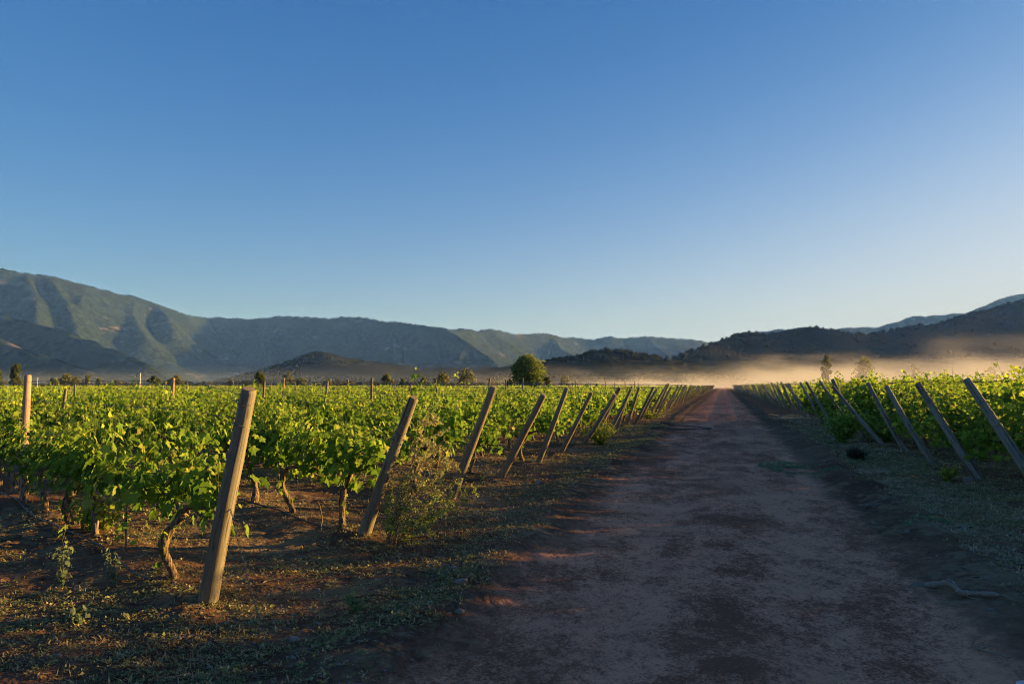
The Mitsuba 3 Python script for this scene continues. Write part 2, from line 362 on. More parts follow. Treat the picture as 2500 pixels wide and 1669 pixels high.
def heightfield(lines, x0, x1, y0, y1, step, run, seed, gully=0.12, gscale=170.0, bumps=0.0, bscale=20.0, power=1.2, spur_power=None, spur_run=None):
    """Land that falls away from ridge lines (x, y, height): the higher of all the slopes, cut by gullies that run down them."""
    X, Y = np.meshgrid(np.arange(x0, x1 + step, step), np.arange(y0, y1 + step, step))
    px, py = X.ravel(), Y.ravel()
    P = np.stack([px, py, px * 0], -1)
    best = np.full(len(px), -1e9)
    wob = meshkit.fbm(P / (gscale * 2.5), 3, seed) - 0.5
    for li, line in enumerate(lines):
        a = np.array(line, float)
        s0 = 0.0
        pw, rn = (power, run) if li == 0 or spur_power is None else (spur_power, spur_run)
        for k in range(len(a) - 1):
            A, B = a[k], a[k + 1]
            d = B[:2] - A[:2]
            L = math.hypot(*d)
            t = np.clip(((px - A[0]) * d[0] + (py - A[1]) * d[1]) / (L * L), 0, 1)
            qx, qy = px - A[0] - t * d[0], py - A[1] - t * d[1]
            dist = np.hypot(qx, qy)
            zr = A[2] + t * (B[2] - A[2])
            u = np.clip(dist / (zr * rn + 40), 0, 1.3)
            near = u < 1.25
            z = np.where(u < 1, zr * np.maximum(0, 1 - u) ** pw, -(u - 1) * 60)
            # gullies: creases across the ridge line, wandering with a little noise
            sl = s0 + t * L + 0.35 * np.sign(qx * d[1] - qy * d[0]) * dist * np.where(t * (1 - t) > 0, 0, 0) + 260 * wob + np.arctan2(qy, qx) * 60 * (t * (1 - t) == 0)
            g1 = np.abs(2 * meshkit.noise(np.stack([sl / gscale + 31 * li, dist / (gscale * 5), 0 * sl], -1), seed + 1) - 1)
            g2 = np.abs(2 * meshkit.noise(np.stack([sl / (gscale * 0.42) + 17 * li, dist / (gscale * 2.5), 0 * sl], -1), seed + 2) - 1)
            z = z - gully * zr * (0.75 * (1 - g1) + 0.4 * (1 - g2)) * np.clip(u * 3.5, 0, 1) * np.clip((1 - u) * 2, 0, 1)
            best = np.where(near & (z > best), z, best)
            s0 += L
    z = np.maximum(best, -6)
    live = z > 1
    z = z + live * bumps * (meshkit.fbm(P / bscale, 3, seed + 5) - 0.45)
    ny, nx = X.shape
    f = grid_faces(ny, nx)
    keep = (z[f] > -5.5).any(1)
    f = f[keep]
    used, inv = np.unique(f, return_inverse=True)
    return np.stack([px, py, z], -1)[used], inv.reshape(-1, 3)


m_range = heightfield([R_main] + R_spur, -6400, 800, 1200, 8400, 28, 2.6, 3, gully=0.17, gscale=230, bumps=6, bscale=60, power=2.0, spur_power=1.2, spur_run=1.35)
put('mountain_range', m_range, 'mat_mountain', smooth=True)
tag('mountain_range', 'long scrub-covered mountain range with sunlit spurs rising on the left behind the vineyard', 'mountain', kind='structure')
m_far = heightfield([R_far], -900, 9000, 5200, 9000, 60, 2.2, 9, gully=0.10, gscale=300, bumps=18, bscale=110)
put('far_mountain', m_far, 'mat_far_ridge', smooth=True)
tag('far_mountain', 'pale blue far ridge rising to the right above the dark hill', 'mountain', kind='structure')
m_foot = heightfield([R_foot, R_low], -1800, -300, 1300, 2250, 9, 3.0, 15, gully=0.08, gscale=80, bumps=2.5, bscale=14, power=1.3)
put('foothill', m_foot, 'mat_hill', smooth=True)
tag('foothill', 'low brown scrubby foothill in front of the mountain range', 'hill', kind='structure')
m_forest = heightfield([R_forest], -620, 160, 1150, 1800, 8, 3.0, 21, gully=0.06, gscale=80, bumps=2.5, bscale=14, power=1.15)
put('wooded_hill', m_forest, 'mat_hill', smooth=True)
tag('wooded_hill', 'small dark wooded hill right of the round tree', 'hill', kind='structure')
m_right = heightfield([R_right], -500, 4200, 1150, 4600, 18, 2.4, 27, gully=0.05, gscale=220, bumps=2.5, bscale=24, power=1.1)
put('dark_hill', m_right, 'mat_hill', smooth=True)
tag('dark_hill', 'dark shaded hill with trees on its crest on the right behind the dust', 'hill', kind='structure')


def clumps(mesh, n, rmin, rmax, rng, zmin=12, crest=None):
    """Small tree clumps standing on a hill, as one far-off wood."""
    v, f = mesh
    tri = v[f]
    nrm = np.cross(tri[:, 1] - tri[:, 0], tri[:, 2] - tri[:, 0])
    area = np.linalg.norm(nrm, axis=1) * (tri[:, :, 2].mean(1) > zmin)
    area = area * (((EYE - tri.mean(1)) * nrm).sum(1) > -0.15 * np.linalg.norm(nrm, axis=1) * np.linalg.norm(EYE - tri.mean(1), axis=1))
    if crest is not None:
        from scipy.spatial import cKDTree
        R = np.array(crest, float)
        R = np.vstack([R[i] + (R[i + 1] - R[i]) * t for i in range(len(R) - 1) for t in np.linspace(0, 1, 12)])
        area = area * (0.02 + np.exp(-cKDTree(R[:, :2]).query(tri.mean(1)[:, :2])[0] / 45))
    pick = rng.choice(len(f), n, p=area / area.sum())
    b = rng.random((n, 2))
    flip = b.sum(1) > 1
    b[flip] = 1 - b[flip]
    t = tri[pick]
    c = t[:, 0] + b[:, :1] * (t[:, 1] - t[:, 0]) + b[:, 1:] * (t[:, 2] - t[:, 0])
    ico = trimesh.creation.icosphere(subdivisions=1)
    iv, jf = np.array(ico.vertices), np.array(ico.faces)
    r = rmin + (rmax - rmin) * rng.random(n) ** 2
    w = iv[None] * (1 + 0.5 * (rng.random((n, len(iv))) - 0.5))[:, :, None] * r[:, None, None]
    w[:, :, 2] *= (0.7 + 0.5 * rng.random(n))[:, None]
    V = (c + np.stack([0 * r, 0 * r, 0.45 * r], 1))[:, None] + w
    F = jf[None] + (np.arange(n) * len(iv))[:, None, None]
    tone = (0.75 + 0.5 * rng.random(n))[:, None] * np.where(rng.random(n)[:, None] < 0.3, [[0.030, 0.028, 0.012]], [[0.014, 0.016, 0.007]])
    return V.reshape(-1, 3), F.reshape(-1, 3), np.repeat(tone, len(iv), 0)


for nm, me, n, a, b, cr, lab in (('dark_hill_wood', m_right, 1500, 2.5, 6.5, R_right, 'dark scrub and trees covering the shaded hill on the right'),
                             ('wooded_hill_wood', m_forest, 800, 2.2, 4.8, R_forest, 'dark wood covering the small hill right of the round tree'),
                             ('foothill_scrub', m_foot, 1500, 1.5, 3.6, None, 'grey-green scrub dotted over the low foothill')):
    v, f, c = clumps(me, n, a, b, np.random.default_rng(len(nm)), crest=cr)
    put(nm, (v, f), 'mat_matte', color=c)
    tag(nm, lab, 'wood', kind='stuff')
#PART2

# ------------------------------------------------------------------ end posts, row posts, wires
def post_mesh(base, top, r0, r1, rng, sides=16, rings=18, rough=0.02, bend=0.012):
    """(wood, end grain) of a round tapered post: vertices, faces, uv each."""
    base, top = np.asarray(base, float), np.asarray(top, float)
    ax = unit(top - base)
    L = np.linalg.norm(top - base)
    a = unit(np.cross(ax, [0.3, 0.9, 0.1]))
    b = np.cross(ax, a)
    t = np.concatenate([np.linspace(0, 0.985, rings - 2), [0.994, 1.0]])
    ang = np.linspace(0, 2 * np.pi, sides + 1)
    seed = int(rng.integers(1, 9999))
    bd = rng.normal(0, bend, 2)
    c = base + t[:, None] * L * ax + (np.sin(t * np.pi) * bd[0])[:, None] * a + (np.sin(t * np.pi * 1.3) * bd[1])[:, None] * b
    r = (r0 + (r1 - r0) * t)
    r[-1] *= 0.84
    r[-2] *= 0.96
    A, Tt = np.meshgrid(ang, t)
    nz = meshkit.fbm(np.stack([np.cos(A) * 1.6, np.sin(A) * 1.6, Tt * L * 1.7], -1), 3, seed) - 0.5
    nz2 = meshkit.fbm(np.stack([np.cos(A) * 5, np.sin(A) * 5, Tt * L * 0.8], -1), 2, seed + 1) - 0.5
    R = r[:, None] * (1 + 0.10 * nz + 1.2 * rough * nz2)
    v = c[:, None] + R[..., None] * (np.cos(A)[..., None] * a + np.sin(A)[..., None] * b)
    u0, v0 = rng.random(2) * 20
    uv = np.stack([u0 + A * r0 * 3.0, v0 + Tt * L], -1)
    n = sides + 1
    i, j = np.meshgrid(np.arange(len(t) - 1), np.arange(sides), indexing='ij')
    q = i * n + j
    f = np.vstack([np.stack([q, q + 1, q + n + 1], -1).reshape(-1, 3), np.stack([q, q + n + 1, q + n], -1).reshape(-1, 3)])
    cut = v[-1, :-1]
    k = len(cut)
    mid = cut.mean(0)
    inner = mid + (cut - mid) * 0.55 + ax * (0.004 * rng.random((k, 1)) + 0.001)
    cv = np.vstack([cut + ax * 0.0015, inner, [mid + ax * 0.004]])
    cu = np.vstack([np.stack([np.cos(ang[:-1]), np.sin(ang[:-1])], 1), np.stack([np.cos(ang[:-1]), np.sin(ang[:-1])], 1) * 0.55, [[0, 0]]])
    cf = [[m, (m + 1) % k, k + m] for m in range(k)] + [[(m + 1) % k, k + (m + 1) % k, k + m] for m in range(k)] + [[k + m, k + (m + 1) % k, 2 * k] for m in range(k)]
    return (v.reshape(-1, 3), f, uv.reshape(-1, 2)), (cv, np.array(cf), cu)


def ring_mesh(base, top, r, hs, rng):
    ax = unit(np.asarray(top) - base)
    a = unit(np.cross(ax, [0.3, 0.9, 0.1]))
    b = np.cross(ax, a)
    parts = []
    for h in hs:
        ang = np.linspace(0, 2 * np.pi, 15)
        tilt = rng.normal(0, 0.12, 2)
        p = base + ax * h + r(h) * (np.cos(ang)[:, None] * a + np.sin(ang)[:, None] * b) + (r(h) * (np.cos(ang) * tilt[0] + np.sin(ang) * tilt[1]))[:, None] * ax
        parts.append(tube(p, 0.004, 4))
    return join(parts)


ORD = ['first', 'second', 'third', 'fourth', 'fifth', 'sixth', 'seventh', 'eighth', 'ninth', 'tenth', 'eleventh', 'twelfth', 'thirteenth', 'fourteenth', 'fifteenth', 'sixteenth', 'seventeenth', 'eighteenth', 'nineteenth', 'twentieth']
ORD += ['twenty-' + o for o in ORD[:9]] + ['thirtieth']
L_LEAN = [0.60, 0.86, 0.92, 1.06, 0.81, 0.97]
L_H = [1.67, 1.55, 1.67, 1.52, 1.66, 1.52]
POSTS = {'l': [], 'r': []}


def end_posts(side):
    rng = np.random.default_rng(5 if side == 'l' else 6)
    ys = L_Y if side == 'l' else R_Y
    out = -ROW_U if side == 'l' else ROW_U
    seen = 0
    for k, y in enumerate(ys):
        jx, jy = rng.normal(0, 0.06), rng.normal(0, 0.08)
        lean, h = rng.normal(0.90, 0.17), rng.normal(1.62 if side == 'l' else 1.70, 0.09)
        rb = rng.normal(0.072, 0.006)
        x = (LX if side == 'l' else RX) + jx
        if side == 'l' and k < 6:
            x, lean, h, rb = LX - 0.02, L_LEAN[k], L_H[k], [0.078, 0.076, 0.072, 0.070, 0.066, 0.066][k]
            jy = 0
        if side == 'r' and k in (4, 5, 6):
            x, lean, h, jy, rb = [4.23, 4.16, 4.30][k - 4], [0.90, 0.86, 0.86][k - 4], [1.67, 1.62, 1.72][k - 4], 0, 0.074
        if side == 'r' and k == 3:
            x, lean, h, jy, rb = 4.3, 0.92, 1.72, 0, 0.078
        y = y + jy
        if y > 262 or (side == 'r' and k < 3):
            POSTS[side].append(None)
            continue
        g = float(height(x, y))
        ax3 = np.array([out[0] * lean, out[1] * lean, h])
        foot = np.array([x, y, g])
        base, top = foot - 0.16 * ax3, foot + ax3
        dist = math.hypot(x, y)
        key = numbered('end_post')
        lod = (20, 26) if dist < 14 else (12, 12) if dist < 40 else (7, 5)
        w, e = post_mesh(base, top, rb * 1.04, rb * rng.uniform(0.66, 0.80), rng, *lod, rough=0.02 if side == 'l' else 0.05, bend=0.018 if side == 'l' else 0.03)
        put(key + '__wood', w[:2], 'mat_post' if side == 'l' else 'mat_post_grey', smooth=True, uv=w[2])
        if dist < 60:
            put(key + '__end_grain', e[:2], 'mat_endgrain', smooth=True, uv=e[2])
        if dist < 30:
            Lp = np.linalg.norm(top - base)
            rad = lambda s: rb * (1.04 + (0.74 - 1.04) * s / Lp) * 1.05
            hs = [0.55, 0.56, 0.74, 0.745, 0.86, 0.95] if k == 0 and side == 'l' else list(rng.uniform(0.45, 0.93, 3))
            put(key + '__wire_wrap', ring_mesh(base, top, rad, [q * Lp for q in hs], rng), 'mat_wire', smooth=True, kind='stuff')
        POSTS[side].append((foot, ax3, key))
        s = 'left' if side == 'l' else 'right'
        lean_to = 'right' if side == 'l' else 'left'
        if dist < 76 and seen < 29:
            lab = f'{ORD[seen]} leaning post from the front in the line along the {s} edge of the track'
            if k == 0 and side == 'l':
                lab = 'thick wire-wrapped wooden post in the left foreground, nearest of all posts'
            tag(key, lab, 'post', 'leaning end posts along the track')
            seen += 1
        else:
            tag(key, f'small far-off leaning post in the receding line on the {s} side of the track', 'post', f'far leaning end posts on the {s}')


end_posts('l')
end_posts('r')

ROWPOSTS = [(0, 6.62, 1.9, .101), (1, 13.87, 1.67, .074), (2, 11.55, 1.95, .105), (3, 28.57, 1.77, .097), (4, 8.96, 1.88, .095), (4, 13.17, 1.9, .087), (4, 29.5, 1.62, .098), (4, 46.18, 1.58, .079), (5, 8.31, 2.0, .1), (5, 14.58, 2.03, .089), (5, 38.34, 1.59, .074), (5, 45.87, 1.66, .097), (5, 51.69, 1.56, .077), (6, 21.94, 1.8, .096), (6, 26.56, 1.8, .089), (6, 29.08, 1.97, .086), (6, 47.23, 1.53, .072), (7, 45.16, 1.62, .09), (8, 9.4, 2.02, .093), (8, 16.78, 2.03, .093), (8, 40.23, 1.88, .094), (8, 46.7, 1.78, .085), (9, 7.36, 2.09, .088), (9, 25.27, 1.91, .085), (10, 6.15, 2.12, .072), (10, 14.85, 1.87, .095), (10, 31.84, 1.93, .089), (12, 49.21, 1.63, .09), (13, 10.39, 2.09, .094), (13, 26.46, 1.88, .095), (15, 40.57, 1.87, .091), (18, 6.02, 1.88, .088), (18, 28.35, 1.91, .089), (19, 11.86, 2.1, .088), (19, 27.45, 2.1, .075), (20, 9.28, 2.07, .089), (20, 23.44, 1.96, .091), (23, 5.29, 2.15, .072), (23, 7.59, 2.1, .086), (26, 7.85, 2.1, .074), (27, 5.69, 2.16, .075), (28, 9.16, 2.1, .075), (29, 13.12, 2.1, .08), (30, 6.31, 2.2, .073)]
PINK = {(0, 6.62), (2, 11.55), (10, 31.84), (13, 26.46), (5, 14.58), (10, 14.85), (8, 16.78)}


def row_point(side, k, s):
    """A point s metres along row k, from its end post into the field."""
    u = ROW_U if side == 'l' else -ROW_U
    x0, y0 = (LX, L_Y[k]) if side == 'l' else (RX, R_Y[k])
    return x0 + u[0] * s, y0 + u[1] * s


def in_view(x, y, margin=3.0):
    d = math.hypot(x, y)
    az = math.degrees(math.atan2(x, y)) + 17.136
    return abs(az) < 36.9 + margin + math.degrees(2.0 / max(d, 2.0)) and y > 0


rng = np.random.default_rng(8)
extra = [('l', k, s, h, d) for k, s, h, d in ROWPOSTS]
have = {}
for sd, k, s, h, d in extra:
    have.setdefault(k, []).append(s)
for sd, ys, lim in (('l', L_Y, 118), ('r', R_Y, 95)):
    for k in range(3 if sd == 'r' else 9, len(ys), 2 if sd == 'l' else 3):
        for s in np.arange(6.0 + rng.random() * 3, 130, 9.0):
            x, y = row_point(sd, k, s)
            if math.hypot(x, y) > lim or math.hypot(x, y) < (14 if sd == 'r' else 42) or not in_view(x, y, 0) or (sd == 'l' and min([abs(q - s) for q in have.get(k, [99])]) < 4):
                continue
            extra.append((sd, k, s, rng.normal(1.74 if sd == 'l' else 1.86, 0.10), rng.uniform(0.07, 0.095)))
for sd, k, s, h, d in extra:
    x, y = row_point(sd, k, s)
    g = float(height(x, y))
    dist = math.hypot(x, y)
    tilt = rng.normal(0, 0.03, 2)
    if (sd, k, s) == ('l', 0, 6.62):
        tilt = np.array([-0.05, 0.02])
    if (sd, k, s) == ('l', 1, 13.87):
        tilt = np.array([0.25, -0.08])
    foot = np.array([x, y, g])
    top = foot + [tilt[0] * h, tilt[1] * h, h - g]
    key = numbered('row_post')
    w, e = post_mesh(foot - [0, 0, 0.12], top, d / 2 * 1.02, d / 2 * 0.93, rng, *((16, 20) if dist < 14 else (9, 8) if dist < 40 else (6, 4)))
    put(key + '__wood', w[:2], 'mat_post_pink' if (k, s) in PINK and sd == 'l' else 'mat_post', smooth=True, uv=w[2])
    if dist < 30:
        put(key + '__end_grain', e[:2], 'mat_endgrain', smooth=True, uv=e[2])
    lab, grp = None, f'upright posts in the {"left" if sd == "l" else "right"} vineyard'
    if (k, s) == (0, 6.62):
        lab = 'tall pinkish wooden post standing in the nearest vine row at the far left'
    elif (k, s) == (1, 13.87):
        lab = 'dark leaning post among the leaves between the two tall pinkish posts'
    elif (k, s) == (2, 11.55):
        lab = 'second tallest pinkish wooden post, rising from the leaves left of the big foreground post'
    elif sd == 'l' and dist < 26:
        lab = f'brown upright post in the {ORD[k]} left vine row, {s:.0f} metres from the track'
        if (k, s) in ((4, 8.96), (4, 13.17)):
            lab = 'brown upright post in the fifth left vine row, ' + ('nearer the track' if s < 10 else 'deeper in the field')
    else:
        lab = f'small distant upright post sticking out of the {"left" if sd == "l" else "right"} vineyard near the horizon'
        grp = f'distant upright posts in the {"left" if sd == "l" else "right"} vineyard'
    tag(key, lab, 'post', grp)

# wires through each row, drip hoses along the nearest rows, guy wires of the near end posts
rng = np.random.default_rng(9)
for sd in 'lr':
    for k, P in enumerate(POSTS[sd]):
        if P is None or k > 30:
            continue
        foot, ax3, pk = P
        end = 75 if sd == 'l' else 60
        ss = np.arange(0.6, end, 5.5)
        parts = []
        for z, q in ((1.80, 0.97), (1.52, 0.86), (0.98, 0.55)) if k < 12 else ((1.80, 0.97), (1.55, 0.87)):
            pts = [foot + q * ax3]
            for s in ss:
                x, y = row_point(sd, k, s)
                pts.append([x, y, z + float(rng.normal(0, 0.02)) + (0.05 if sd == 'r' else 0)])
            parts.append(tube(pts, 0.003 if k < 5 else 0.0045, 3))
        key = numbered('trellis_wire')
        put(key, join(parts), 'mat_wire', smooth=True)
        s_ = 'left' if sd == 'l' else 'right'
        if k < 8:
            tag(key, f'thin dark trellis wires of the row tied to the {ORD[max(0, k - (3 if sd == "r" else 0))]} leaning post on the {s_}', 'wire', 'trellis wires')
        else:
            tag(key, f'thin trellis wires of a distant vine row on the {s_}', 'wire', f'distant trellis wires on the {s_}')

for i, k in enumerate((0, 1, 2, 3)):
    pts = []
    for s in np.arange(0.45 if k else 0.7, 26, 0.35):
        x, y = row_point('l', k, s)
        off = 0.16 + 0.05 * math.sin(s * 1.7 + k)
        x, y = x - ROW_N[0] * off, y - ROW_N[1] * off
        z = float(height(x, y)) + 0.018 + (0.05 * (0.5 + 0.5 * math.sin(s * 2.2 + k)) if k else 0.02 * (0.5 + 0.5 * math.sin(s * 2)))
        pts.append([x, y, z])
    key = numbered('drip_hose')
    put(key, tube(pts, 0.0095, 6), 'mat_hose', smooth=True)
    tag(key, f'black drip hose lying along the {ORD[k]} vine row on the left', 'hose', 'drip hoses of the left rows')

for sd, ks in (('l', (0, 1, 2, 3, 4, 5, 6)), ('r', (4, 5, 6))):
    for k in ks:
        foot, ax3, pk = POSTS[sd][k]
        out = unit(np.array([ax3[0], ax3[1], 0]))
        a = foot + (0.46 if k == 0 else 0.42) * ax3 + out * 0.07
        b = foot + out * (1.02 if k == 0 else 1.5)
        b[2] = float(height(b[0], b[1])) - 0.03
        t = np.linspace(0, 1, 60)[:, None]
        p = a + (b - a) * t
        p[:, 2] -= 0.05 * np.sin(np.pi * t[:, 0])
        side = unit(np.cross(b - a, [0, 0, 1.0]))
        tw = np.arange(60) * 1.1
        parts = [tube(p + 0.004 * (np.cos(tw + o)[:, None] * side + np.sin(tw + o)[:, None] * np.array([0, 0, 1.0])), 0.0026, 4) for o in (0, np.pi)]
        key = numbered('guy_wire')
        put(key, join(parts), 'mat_wire', smooth=True)
        tag(key, f'rusty twisted guy wire running to the ground from the {ORD[k if sd == "l" else k - 3]} leaning post on the {"left" if sd == "l" else "right"}', 'wire', 'guy wires of the end posts')

# ------------------------------------------------------------------ grapevines
DARK, MID, LIGHT, GOLD = np.array([0.070, 0.145, 0.022]), np.array([0.18, 0.30, 0.040]), np.array([0.44, 0.51, 0.075]), np.array([0.40, 0.40, 0.09])


def leaf_colors(n, rng, young):
    """young: 0 to 1 per leaf, 1 at the tips of the shoots."""
    t = np.clip(0.25 + 0.5 * young + rng.normal(0, 0.22, n), 0, 1)[:, None]
    c = np.where(t < 0.5, DARK + (MID - DARK) * t * 2, MID + (LIGHT - MID) * (t - 0.5) * 2)
    g = rng.random(n)[:, None] < 0.045 * (0.5 + young[:, None])
    c = np.where(g, GOLD, c)
    return c * rng.uniform(0.8, 1.2, (n, 1))


def vine_parts(rng, lod, n_leaf, arm=0.62, wide=0.30, top=1.42, low=0.60, grow=1.0):
    """One vine in its own frame (x along the row): trunk tubes, shoot tubes, leaves (position, normal, tip, size, youth)."""
    trunks, shoots = [], []
    hz = rng.uniform(0.52, 0.66)
    sides = {0: 9, 1: 6, 2: 5, 3: 4}[lod]
    m = {0: 14, 1: 7, 2: 5, 3: 3}[lod]
    t = np.linspace(0, 1, m)
    lean = rng.normal(0, 0.10, 2)
    wob = rng.normal(0, 1, (2, 3))
    cx = lean[0] * t + 0.035 * (wob[0, 0] * np.sin(3 * t) + wob[0, 1] * np.sin(6 * t + wob[0, 2]))
    cy = lean[1] * t + 0.035 * (wob[1, 0] * np.sin(3 * t) + wob[1, 1] * np.sin(6 * t + wob[1, 2]))
    cx, cy = cx - cx[0], cy - cy[0]
    pts = np.stack([cx, cy, -0.08 + t * (hz + 0.08)], 1)
    rad = (0.042 + 0.012 * np.exp(-t * 6) + 0.012 * np.exp(-(1 - t) * 7)) * rng.uniform(0.8, 1.15) * (1 + 0.16 * rng.normal(0, 1, m) * (lod < 2))
    trunks.append(tube(pts, rad, sides, cap=True))
    head = pts[-1]
    for sx in (-1, 1):
        tt = np.linspace(0, 1, max(3, m // 2))
        a = np.stack([head[0] + sx * tt * arm, head[1] * (1 - tt) + 0.03 * np.sin(tt * 5 + wob[0, 0]), head[2] + 0.10 * np.sin(tt * 2.6) + 0.02 * np.sin(tt * 9)], 1)
        trunks.append(tube(a, 0.027 * (1 - 0.55 * tt), max(4, sides - 2), cap=True))
    ns = int(round(15 * grow))
    lp, ln, lt, ls, ly = [], [], [], [], []
    per = int(math.ceil(n_leaf * 0.8 / ns))
    for i in range(ns):
        x0 = head[0] + rng.uniform(-1, 1) * arm
        y0 = rng.normal(0, 0.03)
        z0 = hz + 0.06
        L = rng.uniform(0.55, 1.0) * (top - hz) * 1.12
        if rng.random() < 0.12:
            L *= 1.3 if top < 1.6 else 1.1
        dirx, diry = rng.normal(0, 0.22), rng.normal(0, wide * 1.1)
        droop = rng.uniform(0.0, 0.55) * abs(diry) * 1.6
        if rng.random() < 0.16:      # a shoot that has fallen over the side
            diry = math.copysign(rng.uniform(0.35, 0.6), diry)
            droop = rng.uniform(1.1, 1.55)
        tt = np.linspace(0, 1, 9)
        p = np.stack([x0 + dirx * L * tt, y0 + diry * L * (tt * 1.25 - 0.1 * tt ** 2), z0 + L * (tt - droop * tt ** 2.2)], 1)
        p += np.stack([0.03 * np.sin(tt * 7 + i), 0.03 * np.sin(tt * 6 + 2 * i), 0 * tt], 1) * tt[:, None]
        if lod < 2:
            shoots.append(tube(p, 0.0048 * (1 - 0.75 * tt), 4))
        q = np.sort(rng.random(per)) ** (0.85 if top < 1.6 else 0.62)
        base = np.stack([np.interp(q, tt, p[:, j]) for j in range(3)], 1)
        az = rng.uniform(0, 2 * np.pi, per)
        outw = np.stack([np.cos(az), np.sin(az) * 1.2, rng.normal(0.1, 0.35, per)], 1)
        pos = base + unit(outw) * rng.uniform(0.03, 0.13, (per, 1))
        sgn = np.sign(pos[:, 1:2] + rng.normal(0, 0.08, (per, 1)))
        nrm = np.hstack([rng.normal(0, 0.45, (per, 1)), sgn * rng.uniform(0.2, 1.0, (per, 1)), rng.uniform(0.05, 0.9, (per, 1))])
        tip = np.hstack([rng.normal(0, 0.5, (per, 1)), sgn * 0.5 + rng.normal(0, 0.4, (per, 1)), -rng.uniform(0.2, 1.2, (per, 1))])
        lp.append(pos); ln.append(nrm); lt.append(tip)
        ls.append((0.072 - 0.042 * q ** 3) * rng.uniform(0.5, 1.3, per)); ly.append(q)
    nl = n_leaf - ns * per
    nl = max(nl, int(0.22 * n_leaf))
    pos = np.stack([head[0] + rng.uniform(-1, 1, nl) * (arm + 0.08), rng.normal(0, wide * 0.62, nl), rng.uniform(low - 0.04, low + 0.42, nl)], 1)
    sgn = np.sign(pos[:, 1:2])
    lp.append(pos); ln.append(np.hstack([rng.normal(0, 0.4, (nl, 1)), sgn * rng.uniform(0.5, 1, (nl, 1)), rng.uniform(0, 0.6, (nl, 1))]))
    lt.append(np.hstack([rng.normal(0, 0.5, (nl, 1)), sgn * 0.4, -rng.uniform(0.4, 1.2, (nl, 1))]))
    ls.append(rng.uniform(0.055, 0.085, nl)); ly.append(rng.uniform(0, 0.4, nl))
    k = rng.integers(0, 2)
    if lod < 2:       # a few leaves and a sucker on the trunk
        n2 = int(rng.integers(6, 18))
        zz = rng.uniform(0.12, hz, n2)
        pos = np.stack([np.interp(zz, pts[:, 2], pts[:, 0]) + rng.normal(0, 0.04, n2), np.interp(zz, pts[:, 2], pts[:, 1]) + rng.normal(0, 0.04, n2), zz], 1)
        lp.append(pos); ln.append(rng.normal(0, 1, (n2, 3)) + [0, 0, 0.5]); lt.append(rng.normal(0, 1, (n2, 3)) - [0, 0, 0.6])
        ls.append(rng.uniform(0.03, 0.055, n2)); ly.append(rng.uniform(0.4, 1, n2))
    return join(trunks), (join(shoots) if shoots else None), [np.concatenate(a) for a in (lp, ln, lt, ls, ly)]


def turn(v, ang, at=(0, 0, 0), s=1.0):
    c, sn = math.cos(ang), math.sin(ang)
    v = np.asarray(v, float) * s
    return np.stack([v[:, 0] * c - v[:, 1] * sn, v[:, 0] * sn + v[:, 1] * c, v[:, 2]], 1) + np.asarray(at)


ROW_ANG = math.atan2(ROW_U[1], ROW_U[0])
rng = np.random.default_rng(21)
spots = []
for sd, ys in (('l', L_Y), ('r', R_Y)):
    for k, y0 in enumerate(ys):
        if y0 > 265:
            continue
        if (sd, k) == ('l', 0):
            ss = [0.78, 2.05, 3.2, 4.15, 5.3, 6.35, 7.5, 8.6]
        elif (sd, k) == ('l', 1):
            ss = [0.5, 1.68] + list(np.arange(2.85, 24, 1.12))
        else:
            ss = list(np.arange(0.55 + 0.25 * rng.random(), 175, 1.12))
        for i, s in enumerate(ss):
            s = s + rng.normal(0, 0.05) * (k > 1)
            x, y = row_point(sd, k, s)
            x, y = x + ROW_N[0] * rng.normal(0, 0.04) * (k > 1), y + ROW_N[1] * rng.normal(0, 0.04) * (k > 1)
            d = math.hypot(x, y)
            if d > 215:
                break
            seen = in_view(x, y, 1.0)
            caster = sd == 'r' and not seen and y > 1.0 and x < 4.2 + 30 and y < 26
            if seen or caster:
                spots.append((d, sd, k, i, x, y, seen))
spots.sort(key=lambda q: (not q[6], q[0]))
n_seen = sum(q[6] for q in spots)
print('vines in view', n_seen, 'outside', len(spots) - n_seen)

variants, raw = {}, {}


def variant(lod, j, sd):
    key = (lod, j, sd)
    if key not in variants:
        r = np.random.default_rng(100 * lod + 7 * j + (3 if sd == 'r' else 0))
        tall = 0.42 if sd == 'r' else 0.0
        tr, sh, lf = vine_parts(r, lod, {1: 310, 2: 200}[lod] + (420 if sd == 'r' else 0), arm=0.62 if sd == 'l' else 0.70, low=0.58 if sd == 'l' else 0.42, top=1.40 + tall, wide=0.30,
                                grow={1: 1.0, 2: 0.9}[lod] * (1.5 if sd == 'r' else 0.75 + 0.12 * (j % 4)))
        size = lf[3] * {1: 1.05, 2: 1.32}[lod]
        v, f, c = leaves(lf[0], lf[1], lf[2], size, lod, leaf_colors(len(size), r, lf[4]), r)
        raw[key] = (v, f, c, tr)
        variants[key] = (mikit.ply(tr, 'mat_bark', smooth=True), mikit.ply(sh, 'mat_shoot', smooth=True) if sh else None, mikit.ply((v, f), 'mat_leaf', smooth=False, color=c))
    return variants[key]


